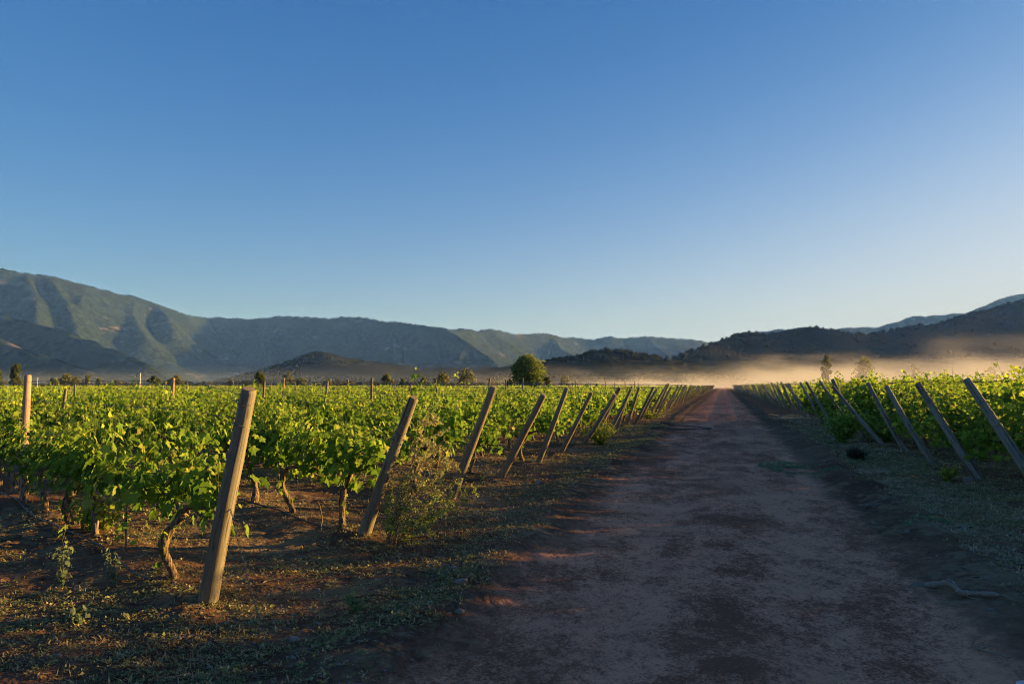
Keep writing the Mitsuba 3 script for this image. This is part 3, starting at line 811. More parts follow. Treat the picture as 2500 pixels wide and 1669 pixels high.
scene['mat_shoot'] = principled(rgb(0.16, 0.17, 0.05), 0.6, 0.3)
individual = spots[:300]
far, hidden = spots[300:n_seen], spots[n_seen:]     # hidden: past the right edge of the picture, whose shade falls on the track
near_count = 0
for n, (d, sd, k, i, x, y, seen) in enumerate(individual):
    key = numbered('grapevine')
    g = float(height(x, y))
    ang = ROW_ANG + (math.pi if (n * 7919) % 3 == 0 else 0)
    if seen and d < 10.8:
        r = np.random.default_rng(1000 + n)
        tall = 0.42 if sd == 'r' else 0.0
        first = sd == 'l' and k == 0
        skinny = first and i == 1
        tr, sh, lf = vine_parts(r, 0, int(r.integers(330, 450)) + (330 if sd == 'r' else 0) if not skinny else 300, arm=0.70 if first or sd == 'r' else 0.62, top=1.36 + tall + float(r.normal(0, 0.06)), low=0.54 if sd == 'l' else 0.42, wide=0.31, grow=1.3 if sd == 'r' else 1.0)
        if skinny:   # a thin replant: no visible trunk in the photograph
            tr = tube(np.array([[0, 0, -0.05], [0.01, 0.01, 0.3], [0, 0, 0.66]]), 0.009, 6, cap=True)
        at = (x, y, g)
        put(key + '__trunk', (turn(tr[0], ang, at), tr[1]), 'mat_bark', smooth=True)
        put(key + '__shoots', (turn(sh[0], ang, at), sh[1]), 'mat_shoot', smooth=True, kind='stuff')
        pos, nrm, tip = turn(lf[0], ang, at), turn(lf[1], ang), turn(lf[2], ang)
        col = leaf_colors(len(pos), r, lf[4])
        # the leaves on the side towards the track can be told apart: each a part
        depth = ((pos - EYE) @ FWD) - (np.array([x, y, 1.0]) - EYE) @ FWD
        score = -depth + 1.5 * lf[3] * 10
        order = np.argsort(-score)
        m = 70
        single, rest = order[:m], order[m:]
        v, f, c = leaves(pos[rest], nrm[rest], tip[rest], lf[3][rest], 0, col[rest], r)
        put(key + '__foliage', (v, f), 'mat_leaf', smooth=True, color=c, kind='stuff')
        for j, q in enumerate(single):
            v, f, c = leaves(pos[q:q + 1], nrm[q:q + 1], tip[q:q + 1], lf[3][q:q + 1], 0, col[q:q + 1], r)
            put(key + '__leaf' + (f'_{j:03d}' if j else ''), (v, f), 'mat_leaf', smooth=True, color=c)
        near_count += 1
    else:
        lod = 1 if d < 24 else 2
        tr, sh, lv = variant(lod, n % (7 if lod == 1 else 5), sd)
        M = T().translate([x, y, g]).rotate([0, 0, 1], math.degrees(ang)).scale([1, 1, (0.76 if sd == 'l' else 0.95) + (0.40 if sd == 'l' else 0.11) * ((n * 37) % 11) / 10])
        scene[key + '__trunk'] = {**tr, 'to_world': M}
        if sh:
            scene[key + '__shoots'] = {**sh, 'to_world': M}
            tag(key + '__shoots', kind='stuff')
        scene[key + '__foliage'] = {**lv, 'to_world': M}
        tag(key + '__foliage', kind='stuff')
    side = 'left' if sd == 'l' else 'right'
    kk = k if sd == 'l' else k - 3
    if seen and d < 24 and 0 <= kk < 14 and i < 28:
        tag(key, f'leafy grapevine, {ORD[i]} from the track in the {ORD[kk]} row from the front on the {side}', 'grapevine', f'grapevines of the {side} vineyard')
    else:
        tag(key, f'leafy green grapevine among many alike further back in the {side} vineyard', 'grapevine', f'grapevines further back on the {side}')
print('near vines', near_count)

# the rest of the two vineyards: one mass of foliage
rng = np.random.default_rng(31)
bank = {}
for lod, nl, sz in ((3, 120, 1.55), (4, 46, 2.35), (5, 24, 3.2)):
    for sd in 'lr':
        for j in range(6):
            r = np.random.default_rng(500 + lod * 20 + j + (9 if sd == 'r' else 0))
            tr, sh, lf = vine_parts(r, 3, nl, top=1.40 + (0.36 if sd == 'r' else 0.0), wide=0.32, grow=0.7)
            size = lf[3] * sz
            v, f, c = leaves(lf[0], lf[1], lf[2], size, 3, leaf_colors(len(size), r, lf[4]), r)
            bank[lod, sd, j] = (v, f, c, tr)
fv, ff, fc, tv_, tf_, a1, a2 = [], [], [], [], [], 0, 0
for d, sd, k, i, x, y, seen in far:
    lod = 3 if d < 62 else 4 if d < 115 else 5
    v, f, c, tr = bank[lod, sd, int(rng.integers(6))]
    ang = ROW_ANG + math.pi * int(rng.integers(2)) + rng.normal(0, 0.1)
    w = turn(v, ang, (x, y, 0))
    w[:, 2] *= rng.uniform(0.76, 1.16)
    fv.append(w); ff.append(f + a1); fc.append(c * rng.uniform(0.85, 1.15)); a1 += len(w)
    if d < 60:
        w = turn(tr[0], ang, (x, y, 0))
        tv_.append(w); tf_.append(tr[1] + a2); a2 += len(w)
for n, (d, sd, k, i, x, y, seen) in enumerate(hidden):
    variant(2, n % 5, sd)
    v, f, c, tr = raw[2, n % 5, sd]
    ang = ROW_ANG + math.pi * (n % 3 == 0)
    at = (x, y, float(height(x, y)))
    w = turn(v, ang, at)
    fv.append(w); ff.append(f + a1); fc.append(c); a1 += len(w)
    w = turn(tr[0], ang, at)
    tv_.append(w); tf_.append(tr[1] + a2); a2 += len(w)
fv, ff, fc = np.vstack(fv), np.vstack(ff), np.vstack(fc)
print('far vine triangles', len(ff))
put('grapevine_rows__foliage', (fv, ff), 'mat_leaf', color=fc)
put('grapevine_rows__trunks', (np.vstack(tv_), np.vstack(tf_)), 'mat_bark', smooth=True)
tag('grapevine_rows', 'remaining green rows of grapevines merging into one mass towards the horizon', 'vineyard', kind='stuff')

# ------------------------------------------------------------------ ground cover, litter and weeds
def scatter(n, x0, x1, y0, y1, rng, dens):
    x, y = rng.uniform(x0, x1, n), y0 * (y1 / y0) ** rng.random(n)
    keep = rng.random(n) < dens(x, y)
    x, y = x[keep], y[keep]
    return x, y, height(x, y)


def fb(x, y, s, seed):
    return meshkit.fbm(np.stack([x * s, y * s, 0 * x], -1), 3, seed)


def verge(x, y):
    el, er = edge_left(y), edge_right(y)
    left = sm(0.0, 0.5, el - x) * (0.35 + 0.65 * sm(3.2, 0.8, el - x))
    right = sm(0.25, 0.9, x - er)
    d = sm(0.40, 0.60, 0.6 * fb(x, y, 0.8, 41) + 0.4 * fb(x, y, 3.0, 42))
    return np.clip(left * (0.12 + 0.88 * d) + right * (0.30 + 0.70 * d), 0, 1)


def blades(x, y, z, per, length, width, rng, up, color):
    """Tufts of thin bent blades: two triangles and a tip each."""
    n = len(x)
    az = rng.uniform(0, 2 * np.pi, (n, per))
    L = length[:, None] * rng.uniform(0.5, 1.2, (n, per))
    el = np.clip(rng.normal(up, 0.35, (n, per)), 0.02, 1.45)
    d = np.stack([np.cos(az) * np.cos(el), np.sin(az) * np.cos(el), np.sin(el)], -1)
    s = np.stack([-np.sin(az), np.cos(az), 0 * az], -1) * (width[:, None, None] * rng.uniform(0.6, 1.3, (n, per, 1)))
    o = np.stack([x, y, z], -1)[:, None] + np.stack([rng.normal(0, 0.012, (n, per)), rng.normal(0, 0.012, (n, per)), 0 * az - 0.004], -1)
    mid = o + d * L[..., None] * 0.55
    tip = o + d * L[..., None]
    tip[..., 2] -= 0.25 * L * np.cos(el)
    v = np.stack([o - s * 0.6, o + s * 0.6, mid + s, mid - s, tip], 2).reshape(-1, 3)
    k = (np.arange(n * per) * 5)[:, None, None]
    f = (np.array([[0, 1, 2], [0, 2, 3], [3, 2, 4]])[None] + k).reshape(-1, 3)
    return v, f, np.repeat(color, per * 5, 0)


rng = np.random.default_rng(51)
x, y, z = scatter(130000, -9.5, 7.0, 3.2, 34, rng, verge)
dist = np.hypot(x, y)
tone = rng.random((len(x), 1))
straw = np.array([0.50, 0.36, 0.17]) * (0.45 + 0.75 * tone)
pale = np.array([0.41, 0.34, 0.18]) * (0.5 + 0.7 * tone)
col = np.where(rng.random((len(x), 1)) < 0.55, straw, pale)
put('dry_grass', blades(x, y, z, 4, 0.026 + 0.045 * rng.random(len(x)) ** 2 + 0.0008 * dist, 0.0028 + 0.00028 * dist, rng, 0.5, col)[:2], 'mat_weed',
    color=np.repeat(col, 20, 0))
x, y, z = scatter(90000, 2.05, 4.6, 4.5, 42, rng, lambda x, y: sm(0.42, 0.58, 0.6 * fb(x, y, 0.9, 45) + 0.4 * fb(x, y, 4.0, 46)) * sm(0.35, 0.9, x - edge_right(y)))
dist = np.hypot(x, y)
col = np.array([0.60, 0.51, 0.33]) * rng.uniform(0.5, 1.15, (len(x), 1))
put('pale_verge_grass', blades(x, y, z, 4, 0.022 + 0.03 * rng.random(len(x)) ** 2 + 0.0008 * dist, 0.0026 + 0.00028 * dist, rng, 0.45, col)[:2], 'mat_weed', color=np.repeat(col, 20, 0))
tag('pale_verge_grass', 'pale grey-green matted grass on the right verge below the leaning posts', 'grass', kind='stuff')
tag('dry_grass', 'short dry straw-coloured grass and litter covering both verges of the track', 'grass', kind='stuff')


def rosettes(x, y, z, per, size, rng, color, up=0.55):
    n = len(x)
    az = (np.arange(per) * 2 * np.pi / per)[None] + rng.uniform(0, 6, (n, 1)) + rng.normal(0, 0.25, (n, per))
    el = np.clip(rng.normal(up, 0.3, (n, per)), 0.05, 1.4)
    d = np.stack([np.cos(az) * np.cos(el), np.sin(az) * np.cos(el), np.sin(el)], -1).reshape(-1, 3)
    S = np.repeat(size, per) * rng.uniform(0.6, 1.2, n * per)
    pos = np.repeat(np.stack([x, y, z + 0.4 * size * rng.random(n)], -1), per, 0) + d * S[:, None]
    nrm = np.stack([-d[:, 0] * d[:, 2], -d[:, 1] * d[:, 2], 1 - d[:, 2] ** 2], -1) + rng.normal(0, 0.2, d.shape)
    return leaves(pos, nrm, d, S * 0.62, 3, np.repeat(color, per, 0), rng)


def weedy(x, y):
    return np.clip(1.3 * verge(x, y), 0, 1) * (0.25 + 0.75 * sm(0.42, 0.58, fb(x, y, 0.55, 61)))


x, y, z = scatter(300000, -9.5, 6.0, 3.2, 30, rng, weedy)
c1 = np.array([0.22, 0.245, 0.105]) * rng.uniform(0.6, 1.3, (len(x), 1))
c2 = np.array([0.42, 0.35, 0.19]) * rng.uniform(0.6, 1.2, (len(x), 1))
v, f, c = rosettes(x, y, z, 5, 0.006 + 0.013 * rng.random(len(x)) ** 2 + 0.0007 * np.hypot(x, y), rng, np.where(rng.random((len(x), 1)) < 0.6, c1, c2))
put('ground_weeds', (v, f), 'mat_weed', color=c)
tag('ground_weeds', 'tiny grey-green weeds creeping over the verges of the track', 'weeds', kind='stuff')

# the two bright bluish-green mats beside the track on the right
xx, yy, zz = [], [], []
for cx, cy, rx, ry, n in ((1.6, 15.2, 0.6, 1.1, 620), (1.15, 16.3, 0.45, 1.0, 420), (2.6, 9.3, 0.6, 0.4, 160)):
    a, r = rng.uniform(0, 2 * np.pi, n), np.sqrt(rng.random(n))
    xx.append(cx + rx * r * np.cos(a)); yy.append(cy + ry * r * np.sin(a))
x, y = np.concatenate(xx), np.concatenate(yy)
keep = rng.random(len(x)) < sm(0.35, 0.6, fb(x, y, 3.0, 71))
x, y = x[keep], y[keep]
v, f, c = rosettes(x, y, height(x, y) + 0.02, 6, rng.uniform(0.014, 0.03, len(x)), rng, np.array([0.17, 0.28, 0.15]) * rng.uniform(0.7, 1.3, (len(x), 1)), 0.8)
put('green_clover', (v, f), 'mat_weed', color=c)
tag('green_clover', 'bright bluish-green low clover growing at the right edge of the track', 'clover', kind='stuff')

# fallen leaves, brown and curled
x, y, z = scatter(9000, -9.5, 6.0, 3.2, 20, rng, lambda x, y: 0.35 * np.clip(sm(0.0, 0.8, edge_left(y) - x) + 0.6 * sm(0.3, 1.2, x - edge_right(y)), 0, 1))
n = len(x)
c = np.where(rng.random((n, 1)) < 0.5, [[0.20, 0.10, 0.05]], [[0.11, 0.075, 0.05]]) * rng.uniform(0.6, 1.4, (n, 1))
v, f, c = leaves(np.stack([x, y, z + 0.012], -1), rng.normal(0, 0.45, (n, 3)) + [0, 0, 1], rng.normal(0, 1, (n, 3)), 0.010 + 0.022 * rng.random(n) ** 2, 2, c, rng, curl=1.2)
put('fallen_leaves', (v, f), 'mat_weed', color=c)
tag('fallen_leaves', 'curled brown fallen leaves scattered on the soil below the vines', 'leaves', kind='stuff')

# twigs and bark crumbs
x, y, z = scatter(2600, -5.5, 5.0, 3.4, 15, rng, lambda x, y: np.maximum(0.18, np.maximum(np.exp(-((x + 0.75) / 0.55) ** 2 - ((y - 4.55) / 0.45) ** 2) * 1.3, sm(0.1, 0.5, np.maximum(edge_left(y) - x, x - edge_right(y))) * 0.75)))
n = len(x)
a, L = rng.uniform(0, np.pi, n), 0.03 + 0.13 * rng.random(n) ** 2.5
e = rng.normal(0, 0.12, n)
dv = np.stack([np.cos(a), np.sin(a), e], -1) * L[:, None]
p0 = np.stack([x, y, z + 0.006], -1) - dv / 2
w = (0.0016 + 0.0035 * rng.random(n) ** 2)[:, None]
s1 = np.stack([-np.sin(a), np.cos(a), 0 * a], -1) * w
s2 = np.tile([0, 0, 1.0], (n, 1)) * w
kink = rng.normal(0, 0.12, (n, 1)) * s1 / w * L[:, None]
V = np.stack([p0 + s1, p0 - s1, p0 + s2 * 1.4, p0 + dv / 2 + kink + s1, p0 + dv / 2 + kink - s1, p0 + dv / 2 + kink + s2 * 1.4, p0 + dv + s1 * 0.5, p0 + dv - s1 * 0.5, p0 + dv + s2], 1)
F = []
for b in (0, 3):
    for i, j in ((0, 1), (1, 2), (2, 0)):
        F += [[b + i, b + j, b + 3 + j], [b + i, b + 3 + j, b + 3 + i]]
F = np.array(F)[None] + (np.arange(n) * 9)[:, None, None]
c = np.where(rng.random((n, 1)) < 0.6, np.array([[0.07, 0.055, 0.045]]), np.array([[0.24, 0.20, 0.16]])) * rng.uniform(0.6, 1.3, (n, 1))
put('twig_litter', (V.reshape(-1, 3), F.reshape(-1, 3)), 'mat_matte', color=np.repeat(c, 9, 0))
tag('twig_litter', 'broken twigs and bark crumbs strewn over the track and its verges', 'twigs', kind='stuff')


def stone(x, y, s, rng, flat=0.6, sub=2):
    m = trimesh.creation.icosphere(subdivisions=sub)
    v = np.array(m.vertices)
    v *= (0.75 + 0.55 * meshkit.fbm(v * 1.3 + rng.random(3) * 50, 3, 3))[:, None]
    for _ in range(5):
        nn = unit(rng.normal(0, 1, 3))
        dd = v @ nn
        v -= np.maximum(0, dd - rng.uniform(0.55, 0.8))[:, None] * nn
    v *= s * np.array([rng.uniform(0.9, 1.3), rng.uniform(0.75, 1.0), flat])
    return turn(v, rng.uniform(0, 6), (x, y, float(height(x, y)) + 0.25 * s * flat)), np.array(m.faces)


rng = np.random.default_rng(61)
for x, y, s, lab in ((-3.08, 11.68, 0.10, 'pale rounded stone on the verge below the fourth leaning post on the left'),
                     (-2.48, 6.16, 0.05, 'grey stone on the weedy verge right of the dry bush'),
                     (-2.20, 5.65, 0.055, 'reddish stone at the left edge of the track'),
                     (-1.95, 4.95, 0.04, 'small stone on the left edge of the track nearest the picture bottom'),
                     (-2.89, 4.21, 0.042, 'dark blue-grey stone at the foot of the foreground guy wire'),
                     (-3.9, 24.1, 0.14, 'pale stone at the far left verge behind the yellow-green weed'),
                     (1.97, 10.93, 0.085, 'pale stone at the right edge of the track beside the weeds'),
                     (4.05, 13.75, 0.13, 'flat grey stone at the foot of the second leaning post on the right'),
                     (2.12, 6.9, 0.045, 'small reddish stone above the grey driftwood branch'),
                     (2.28, 6.45, 0.05, 'pale pinkish stone right of the grey driftwood branch'),
                     (2.2, 5.2, 0.055, 'brown stone at the lower right edge of the picture'),
                     (1.62, 6.95, 0.06, 'dark clod of earth at the left end of the grey driftwood branch'),
                     (2.0, 9.0, 0.05, 'light stone on the dark bank right of the track')):
    key = numbered('stone')
    v, f = stone(x, y, s, rng)
    put(key, (v, f), 'mat_stone', smooth=25)
    tag(key, lab, 'stone', 'stones beside the track')
parts = []
x, y, z = scatter(3200, -4.5, 4.5, 3.4, 14, rng, lambda x, y: 0.22 + 0.6 * sm(0, 0.3, np.maximum(edge_left(y) - x, x - edge_right(y))))
for i in range(len(x)):
    parts.append(stone(x[i], y[i], 0.005 + 0.02 * rng.random() ** 4, rng, 0.7, 1))
put('pebbles', join(parts), 'mat_stone', smooth=30)
tag('pebbles', 'small pebbles scattered over the track and its verges', 'pebbles', kind='stuff')

# driftwood branch and pale twig on the right of the track
t = np.linspace(0, 1, 26)
bx, by = 1.66 + 0.36 * t + 0.03 * np.sin(t * 7), 6.86 - 0.50 * t + 0.05 * np.sin(t * 5 + 1)
bz = height(bx, by) + 0.032 + 0.035 * np.exp(-((t - 0.33) / 0.16) ** 2)
rad = (0.030 - 0.014 * t) * (1 + 0.25 * np.sin(t * 23) + 0.15 * np.sin(t * 61)) * (0.55 + 0.45 * np.sin(np.pi * np.clip(t * 3, 0, 0.5)))
put('driftwood_branch__limb', tube(np.stack([bx, by, bz], 1), rad, 9, cap=True), 'mat_driftwood', smooth=True)
rng = np.random.default_rng(71)
for i in range(7):
    q = int(rng.integers(6, 25))
    d = unit([rng.normal(0.5, 0.6), rng.normal(-0.6, 0.5), 0.12])
    tt = np.linspace(0, 1, 6)[:, None]
    L = rng.uniform(0.08, 0.24)
    p = np.array([bx[q], by[q], bz[q]]) + d * tt * L + np.hstack([0.02 * np.sin(tt * 6 + i), 0.02 * np.cos(tt * 5 + i), -0.03 * tt])
    put('driftwood_branch__twig' + (f'_{i:03d}' if i else ''), tube(p, 0.006 * (1 - 0.7 * tt[:, 0]), 5), 'mat_driftwood', smooth=True)
tag('driftwood_branch', 'grey gnarled dead branch lying at the right edge of the track', 'branch')
p = np.array([[1.62, 5.55, 0], [1.57, 5.44, 0], [1.585, 5.33, 0], [1.66, 5.22, 0], [1.70, 5.16, 0]])
p[:, 2] = height(p[:, 0], p[:, 1]) + 0.025
put('pale_twig__stem', tube(p, [0.004, 0.006, 0.006, 0.005, 0.003], 5), 'mat_driftwood', smooth=True)
put('pale_twig__fork', tube(np.array([p[2], p[2] + [0.07, 0.06, 0.01], p[2] + [0.13, 0.08, 0.015]]), [0.005, 0.004, 0.002], 5), 'mat_driftwood', smooth=True)
tag('pale_twig', 'small pale forked twig lying on the track below the grey branch', 'twig')

# black hose looping onto the track, with a shiny white end
t = np.linspace(-1, 1, 50)
hx = -0.43 - 2.3 * t ** 2 + 0.0 * t
hy = 29.2 + 1.5 * t + 0.6 * t ** 3
put('loose_hose__pipe', tube(np.stack([hx, hy, height(hx, hy) + 0.05], 1), 0.022, 6), 'mat_hose', smooth=True)
put('loose_hose__white_band', tube(np.stack([hx[23:28], hy[23:28], height(hx[23:28], hy[23:28]) + 0.05], 1), 0.030, 8, cap=True), 'mat_white', smooth=True)
tag('loose_hose', 'black hose looping from the left vines onto the track, white mark on its bend', 'hose')


# ------------------------------------------------------------------ shrubs and weeds that stand alone
def bush(key, x, y, h, w, n, leaf, colors, rng, stems=9, spread=1.0, lod=2, stemcol='mat_bark'):
    g = float(height(x, y))
    ps, pos, dirs, size, tone = [], [], [], [], []
    for i in range(stems):
        az = rng.uniform(0, 2 * np.pi)
        L = h * rng.uniform(0.7, 1.15)
        r = w / 2 * rng.uniform(0.3, 1.0) * spread
        tt = np.linspace(0, 1, 8)
        p = np.stack([x + np.cos(az) * r * tt ** 1.3, y + np.sin(az) * r * tt ** 1.3, g + L * (tt - 0.22 * tt ** 2.5 * r / w * 2)], 1)
        ps.append(tube(p, 0.006 * (h + 0.4) * (1 - 0.8 * tt), 5))
        k = n // stems
        q = rng.random(k) ** 0.6
        b = np.stack([np.interp(q, tt, p[:, j]) for j in range(3)], 1)
        o = rng.normal(0, 1, (k, 3)) * np.array([1, 1, 0.75]) * (0.13 * w)
        b = b + o * (0.35 + 0.65 * q[:, None])
        b[:, 2] = np.maximum(b[:, 2], g + 0.03)
        pos.append(b); dirs.append(unit(o) + np.array([0, 0, 0.5])); tone.append(q)
    pos, dirs, tone = np.vstack(pos), np.vstack(dirs), np.concatenate(tone)
    m = len(pos)
    c = np.array(colors[0]) + (np.array(colors[1]) - colors[0]) * np.clip(tone + rng.normal(0, 0.25, m), 0, 1)[:, None]
    v, f, c = leaves(pos, rng.normal(0, 0.6, (m, 3)) + unit(dirs), dirs + rng.normal(0, 0.5, (m, 3)), leaf * rng.uniform(0.6, 1.25, m), lod, c, rng)
    put(key + '__stems', join(ps), stemcol, smooth=True, kind='stuff')
    put(key + '__leaves', (v, f), 'mat_weed', color=c, kind='stuff')
    return key


rng = np.random.default_rng(81)
# the dry bush against the second post: arching stems with side sprays of tiny leaves
key = 'dry_bush'
cx, cy = -3.52, 6.86
g = float(height(cx, cy))
stems, pos, tip, tone = [], [], [], []
ends = [(0.34, 0.10, 1.38), (0.52, 0.25, 1.25), (0.75, 0.3, 0.72), (0.85, 0.1, 0.50), (0.55, -0.15, 0.55), (0.2, -0.1, 0.80), (-0.05, 0.1, 0.62), (0.62, 0.0, 0.85), (0.40, 0.3, 1.45), (0.55, 0.1, 1.36), (0.62, 0.2, 1.15), (0.95, 0.2, 0.60), (0.50, -0.1, 0.36), (0.1, -0.05, 0.45), (0.7, 0.35, 0.95)]
R2 = np.array([0.956, 0.295])
F2 = np.array([-0.295, 0.956])
for i, (a, b, hgt) in enumerate(ends):
    e = np.array([cx + a * R2[0] + b * F2[0], cy + a * R2[1] + b * F2[1], g + hgt])
    s = np.array([cx + rng.normal(0, 0.05), cy + rng.normal(0, 0.05), g - 0.02])
    tt = np.linspace(0, 1, 12)
    p = s + (e - s) * np.stack([tt ** 1.2, tt ** 1.2, tt ** 0.8], 1) + np.stack([0.03 * np.sin(tt * 8 + i), 0.03 * np.cos(tt * 7 + i), 0.02 * np.sin(tt * 9)], 1)
    stems.append(tube(p, 0.0085 * (1 - 0.8 * tt), 5))
    for _ in range(17):
        q = rng.uniform(0.3, 1.0)
        o = np.array([np.interp(q, tt, p[:, j]) for j in range(3)])
        d = unit(rng.normal(0, 1, 3) + [0.25, 0.1, 0.15])
        L = rng.uniform(0.08, 0.24)
        u = np.linspace(0, 1, 5)[:, None]
        sp = o + d * u * L + np.hstack([0 * u, 0 * u, -0.06 * u ** 2])
        stems.append(tube(sp, 0.0022 * (1 - 0.6 * u[:, 0]), 3))
        k = 25
        w_ = rng.random(k)
        pos.append(o + d * L * w_[:, None] + rng.normal(0, 0.011, (k, 3)) - [0, 0, 0.03])
        tip.append(d + rng.normal(0, 0.8, (k, 3))); tone.append(np.full(k, hgt) + rng.normal(0, 0.2, k))
pos, tip, tone = np.vstack(pos), np.vstack(tip), np.concatenate(tone)
m = len(pos)
c = np.where((tone > 0.88)[:, None], [[0.44, 0.41, 0.18]], [[0.30, 0.35, 0.09]]) * rng.uniform(0.7, 1.3, (m, 1))
v, f, c = leaves(pos, rng.normal(0, 1, (m, 3)), tip, rng.uniform(0.008, 0.016, m), 3, c, rng)
put(key + '__stems', join(stems), 'mat_dry_stem', smooth=True, kind='stuff')
put(key + '__leaves', (v, f), 'mat_weed', color=c, kind='stuff')
tag(key, 'sprawling dry bush with tiny yellowish leaves growing against the second leaning post on the left', 'bush')

YG = ((0.10, 0.17, 0.025), (0.33, 0.36, 0.06))
DG = ((0.08, 0.17, 0.03), (0.24, 0.36, 0.06))
BG = ((0.08, 0.13, 0.075), (0.20, 0.24, 0.15))
for nm, x, y, h, w, n, lf, cl, lab, cat in (
        ('weed_clump', -3.45, 20.1, 0.62, 1.15, 1000, 0.035, YG, 'rounded yellow-green weed clump at the foot of the leaning posts on the left', 'weed'),
        ('weed_clump', -3.6, 36.5, 0.45, 1.6, 400, 0.05, YG, 'low yellow-green weeds further down the left post line', 'weed'),
        ('weed_clump', -3.9, 47.5, 0.55, 1.1, 260, 0.06, YG, 'small bright weed tuft far down the left post line', 'weed'),
        ('leafy_bush', 3.35, 22.3, 0.95, 1.35, 1300, 0.045, DG, 'taller rounded half of the green bush under the right leaning posts', 'bush'),
        ('leafy_bush', 4.55, 22.9, 0.72, 1.5, 1200, 0.045, DG, 'lower spreading half of the green bush under the right leaning posts', 'bush'),
        ('weed_clump', 3.75, 13.9, 0.26, 0.42, 260, 0.03, YG, 'small yellow-green weed at the foot of the right leaning posts', 'weed'),
        ('weed_clump', 2.95, 17.5, 0.30, 0.5, 260, 0.03, BG, 'grey-green weed beside the dark dry tuft on the right verge', 'weed'),
        ('weed_clump', -6.95, 6.25, 0.34, 0.7, 420, 0.035, YG, 'bright green sucker shoots around the second trunk of the nearest vine row', 'weed'),
        ('thistle', -5.38, 4.52, 0.40, 0.24, 120, 0.022, BG, 'tall pale thistle in the lower left, larger of the two', 'thistle'),
        ('thistle', -4.98, 4.66, 0.33, 0.16, 80, 0.02, BG, 'thin pale thistle in the lower left, right of the larger one', 'thistle'),
        ('thistle', -2.75, 4.78, 0.17, 0.16, 90, 0.02, ((0.09, 0.16, 0.06), (0.22, 0.28, 0.12)), 'small fresh green weed right of the foreground guy wire', 'weed'),
        ('thistle', -4.55, 3.95, 0.16, 0.22, 90, 0.022, BG, 'low bluish weed below the two pale thistles', 'thistle')):
    key = numbered(nm)
    bush(key, x, y, h, w, n, lf, cl, rng, stems=max(3, min(16, n // 60)), lod=2 if lf > 0.028 else 3, stemcol='mat_shoot')
    tag(key, lab, cat)
# dark dry tuft on the right verge
x, y = np.array([2.83]) + rng.normal(0, 0.10, 60), np.array([17.1]) + rng.normal(0, 0.10, 60)
c = np.array([[0.06, 0.05, 0.035]]) * rng.uniform(0.6, 1.5, (60, 1))
v, f, c = blades(x, y, height(x, y), 6, np.full(60, 0.30), np.full(60, 0.006), rng, 1.0, c)
put('dry_tuft', (v, f), 'mat_weed', color=c, kind='stuff')
tag('dry_tuft', 'dark dry grass tuft on the right verge below the leaning posts', 'grass tuft', kind=None)
labels['dry_tuft'].pop('kind', None)
# bare dead twigs caught in the second row beside the second post
ps = []
o = np.array([-4.35, 7.25, 1.12])
for i in range(9):
    tt = np.linspace(0, 1, 10)[:, None]
    d = np.array([0.50, 0.12, -0.32]) * rng.uniform(0.5, 1.0) + rng.normal(0, 0.10, 3)
    p = o + d * tt + 0.03 * np.hstack([np.sin(tt * 9 + i), np.cos(tt * 7 + i), np.sin(tt * 11 + 2 * i)])
    ps.append(tube(p, 0.0035 * (1 - 0.6 * tt[:, 0]), 4))
    for _ in range(5):
        q = p[int(rng.integers(3, 10))]
        ps.append(tube(q + unit(rng.normal(0, 1, 3)) * np.linspace(0, rng.uniform(0.05, 0.13), 4)[:, None], 0.0018, 3))
put('dead_twigs', join(ps), 'mat_dry_stem', smooth=True, kind=None)
tag('dead_twigs', 'pale bare dead twigs sticking out of the second vine row left of its leaning post', 'twigs', kind='stuff')
# dry standing stalk next to the second trunk
p = np.array([[-4.55, 7.12, 0], [-4.53, 7.12, 0.16], [-4.57, 7.13, 0.30], [-4.60, 7.13, 0.36]])
p[:, 2] += float(height(-4.55, 7.12))
put('dry_stalk', tube(p, [0.007, 0.006, 0.006, 0.003], 6), 'mat_dry_stem', smooth=True)
tag('dry_stalk', 'single dry bent stalk standing left of the mossy vine trunk', 'stalk')

# white plastic hung on far end posts
for i, (x, y, h, w) in enumerate(((-4.35, 118.0, 1.45, 0.55), (-4.6, 176.0, 1.3, 0.28))):
    a, t = np.meshgrid(np.linspace(0, 2 * np.pi, 25)[:-1], np.linspace(0, 1, 14))
    r = w / 2 * (0.30 + 0.7 * t ** 0.7) * (1 + 0.35 * np.sin(a * 3 + 5 * t + i) * t + 0.15 * np.sin(a * 7 - 4 * t))
    v = np.stack([x + r * np.cos(a) + 0.12 * (1 - t), y + r * np.sin(a), 1.75 - h * t * (1 - 0.12 * np.sin(a * 2))], -1).reshape(-1, 3)
    ii, jj = np.meshgrid(np.arange(13), np.arange(24), indexing='ij')
    q = ii * 24 + jj
    q2 = ii * 24 + (jj + 1) % 24
    f = np.vstack([np.stack([q, q2, q2 + 24], -1).reshape(-1, 3), np.stack([q, q2 + 24, q + 24], -1).reshape(-1, 3)])
    key = numbered('white_plastic_sheet')
    put(key, (v, f), 'mat_white', smooth=True)
    tag(key, ('larger white plastic sheet hanging on a far post on the left of the track', 'smaller white plastic strip hanging further down the left post line')[i], 'plastic sheet')

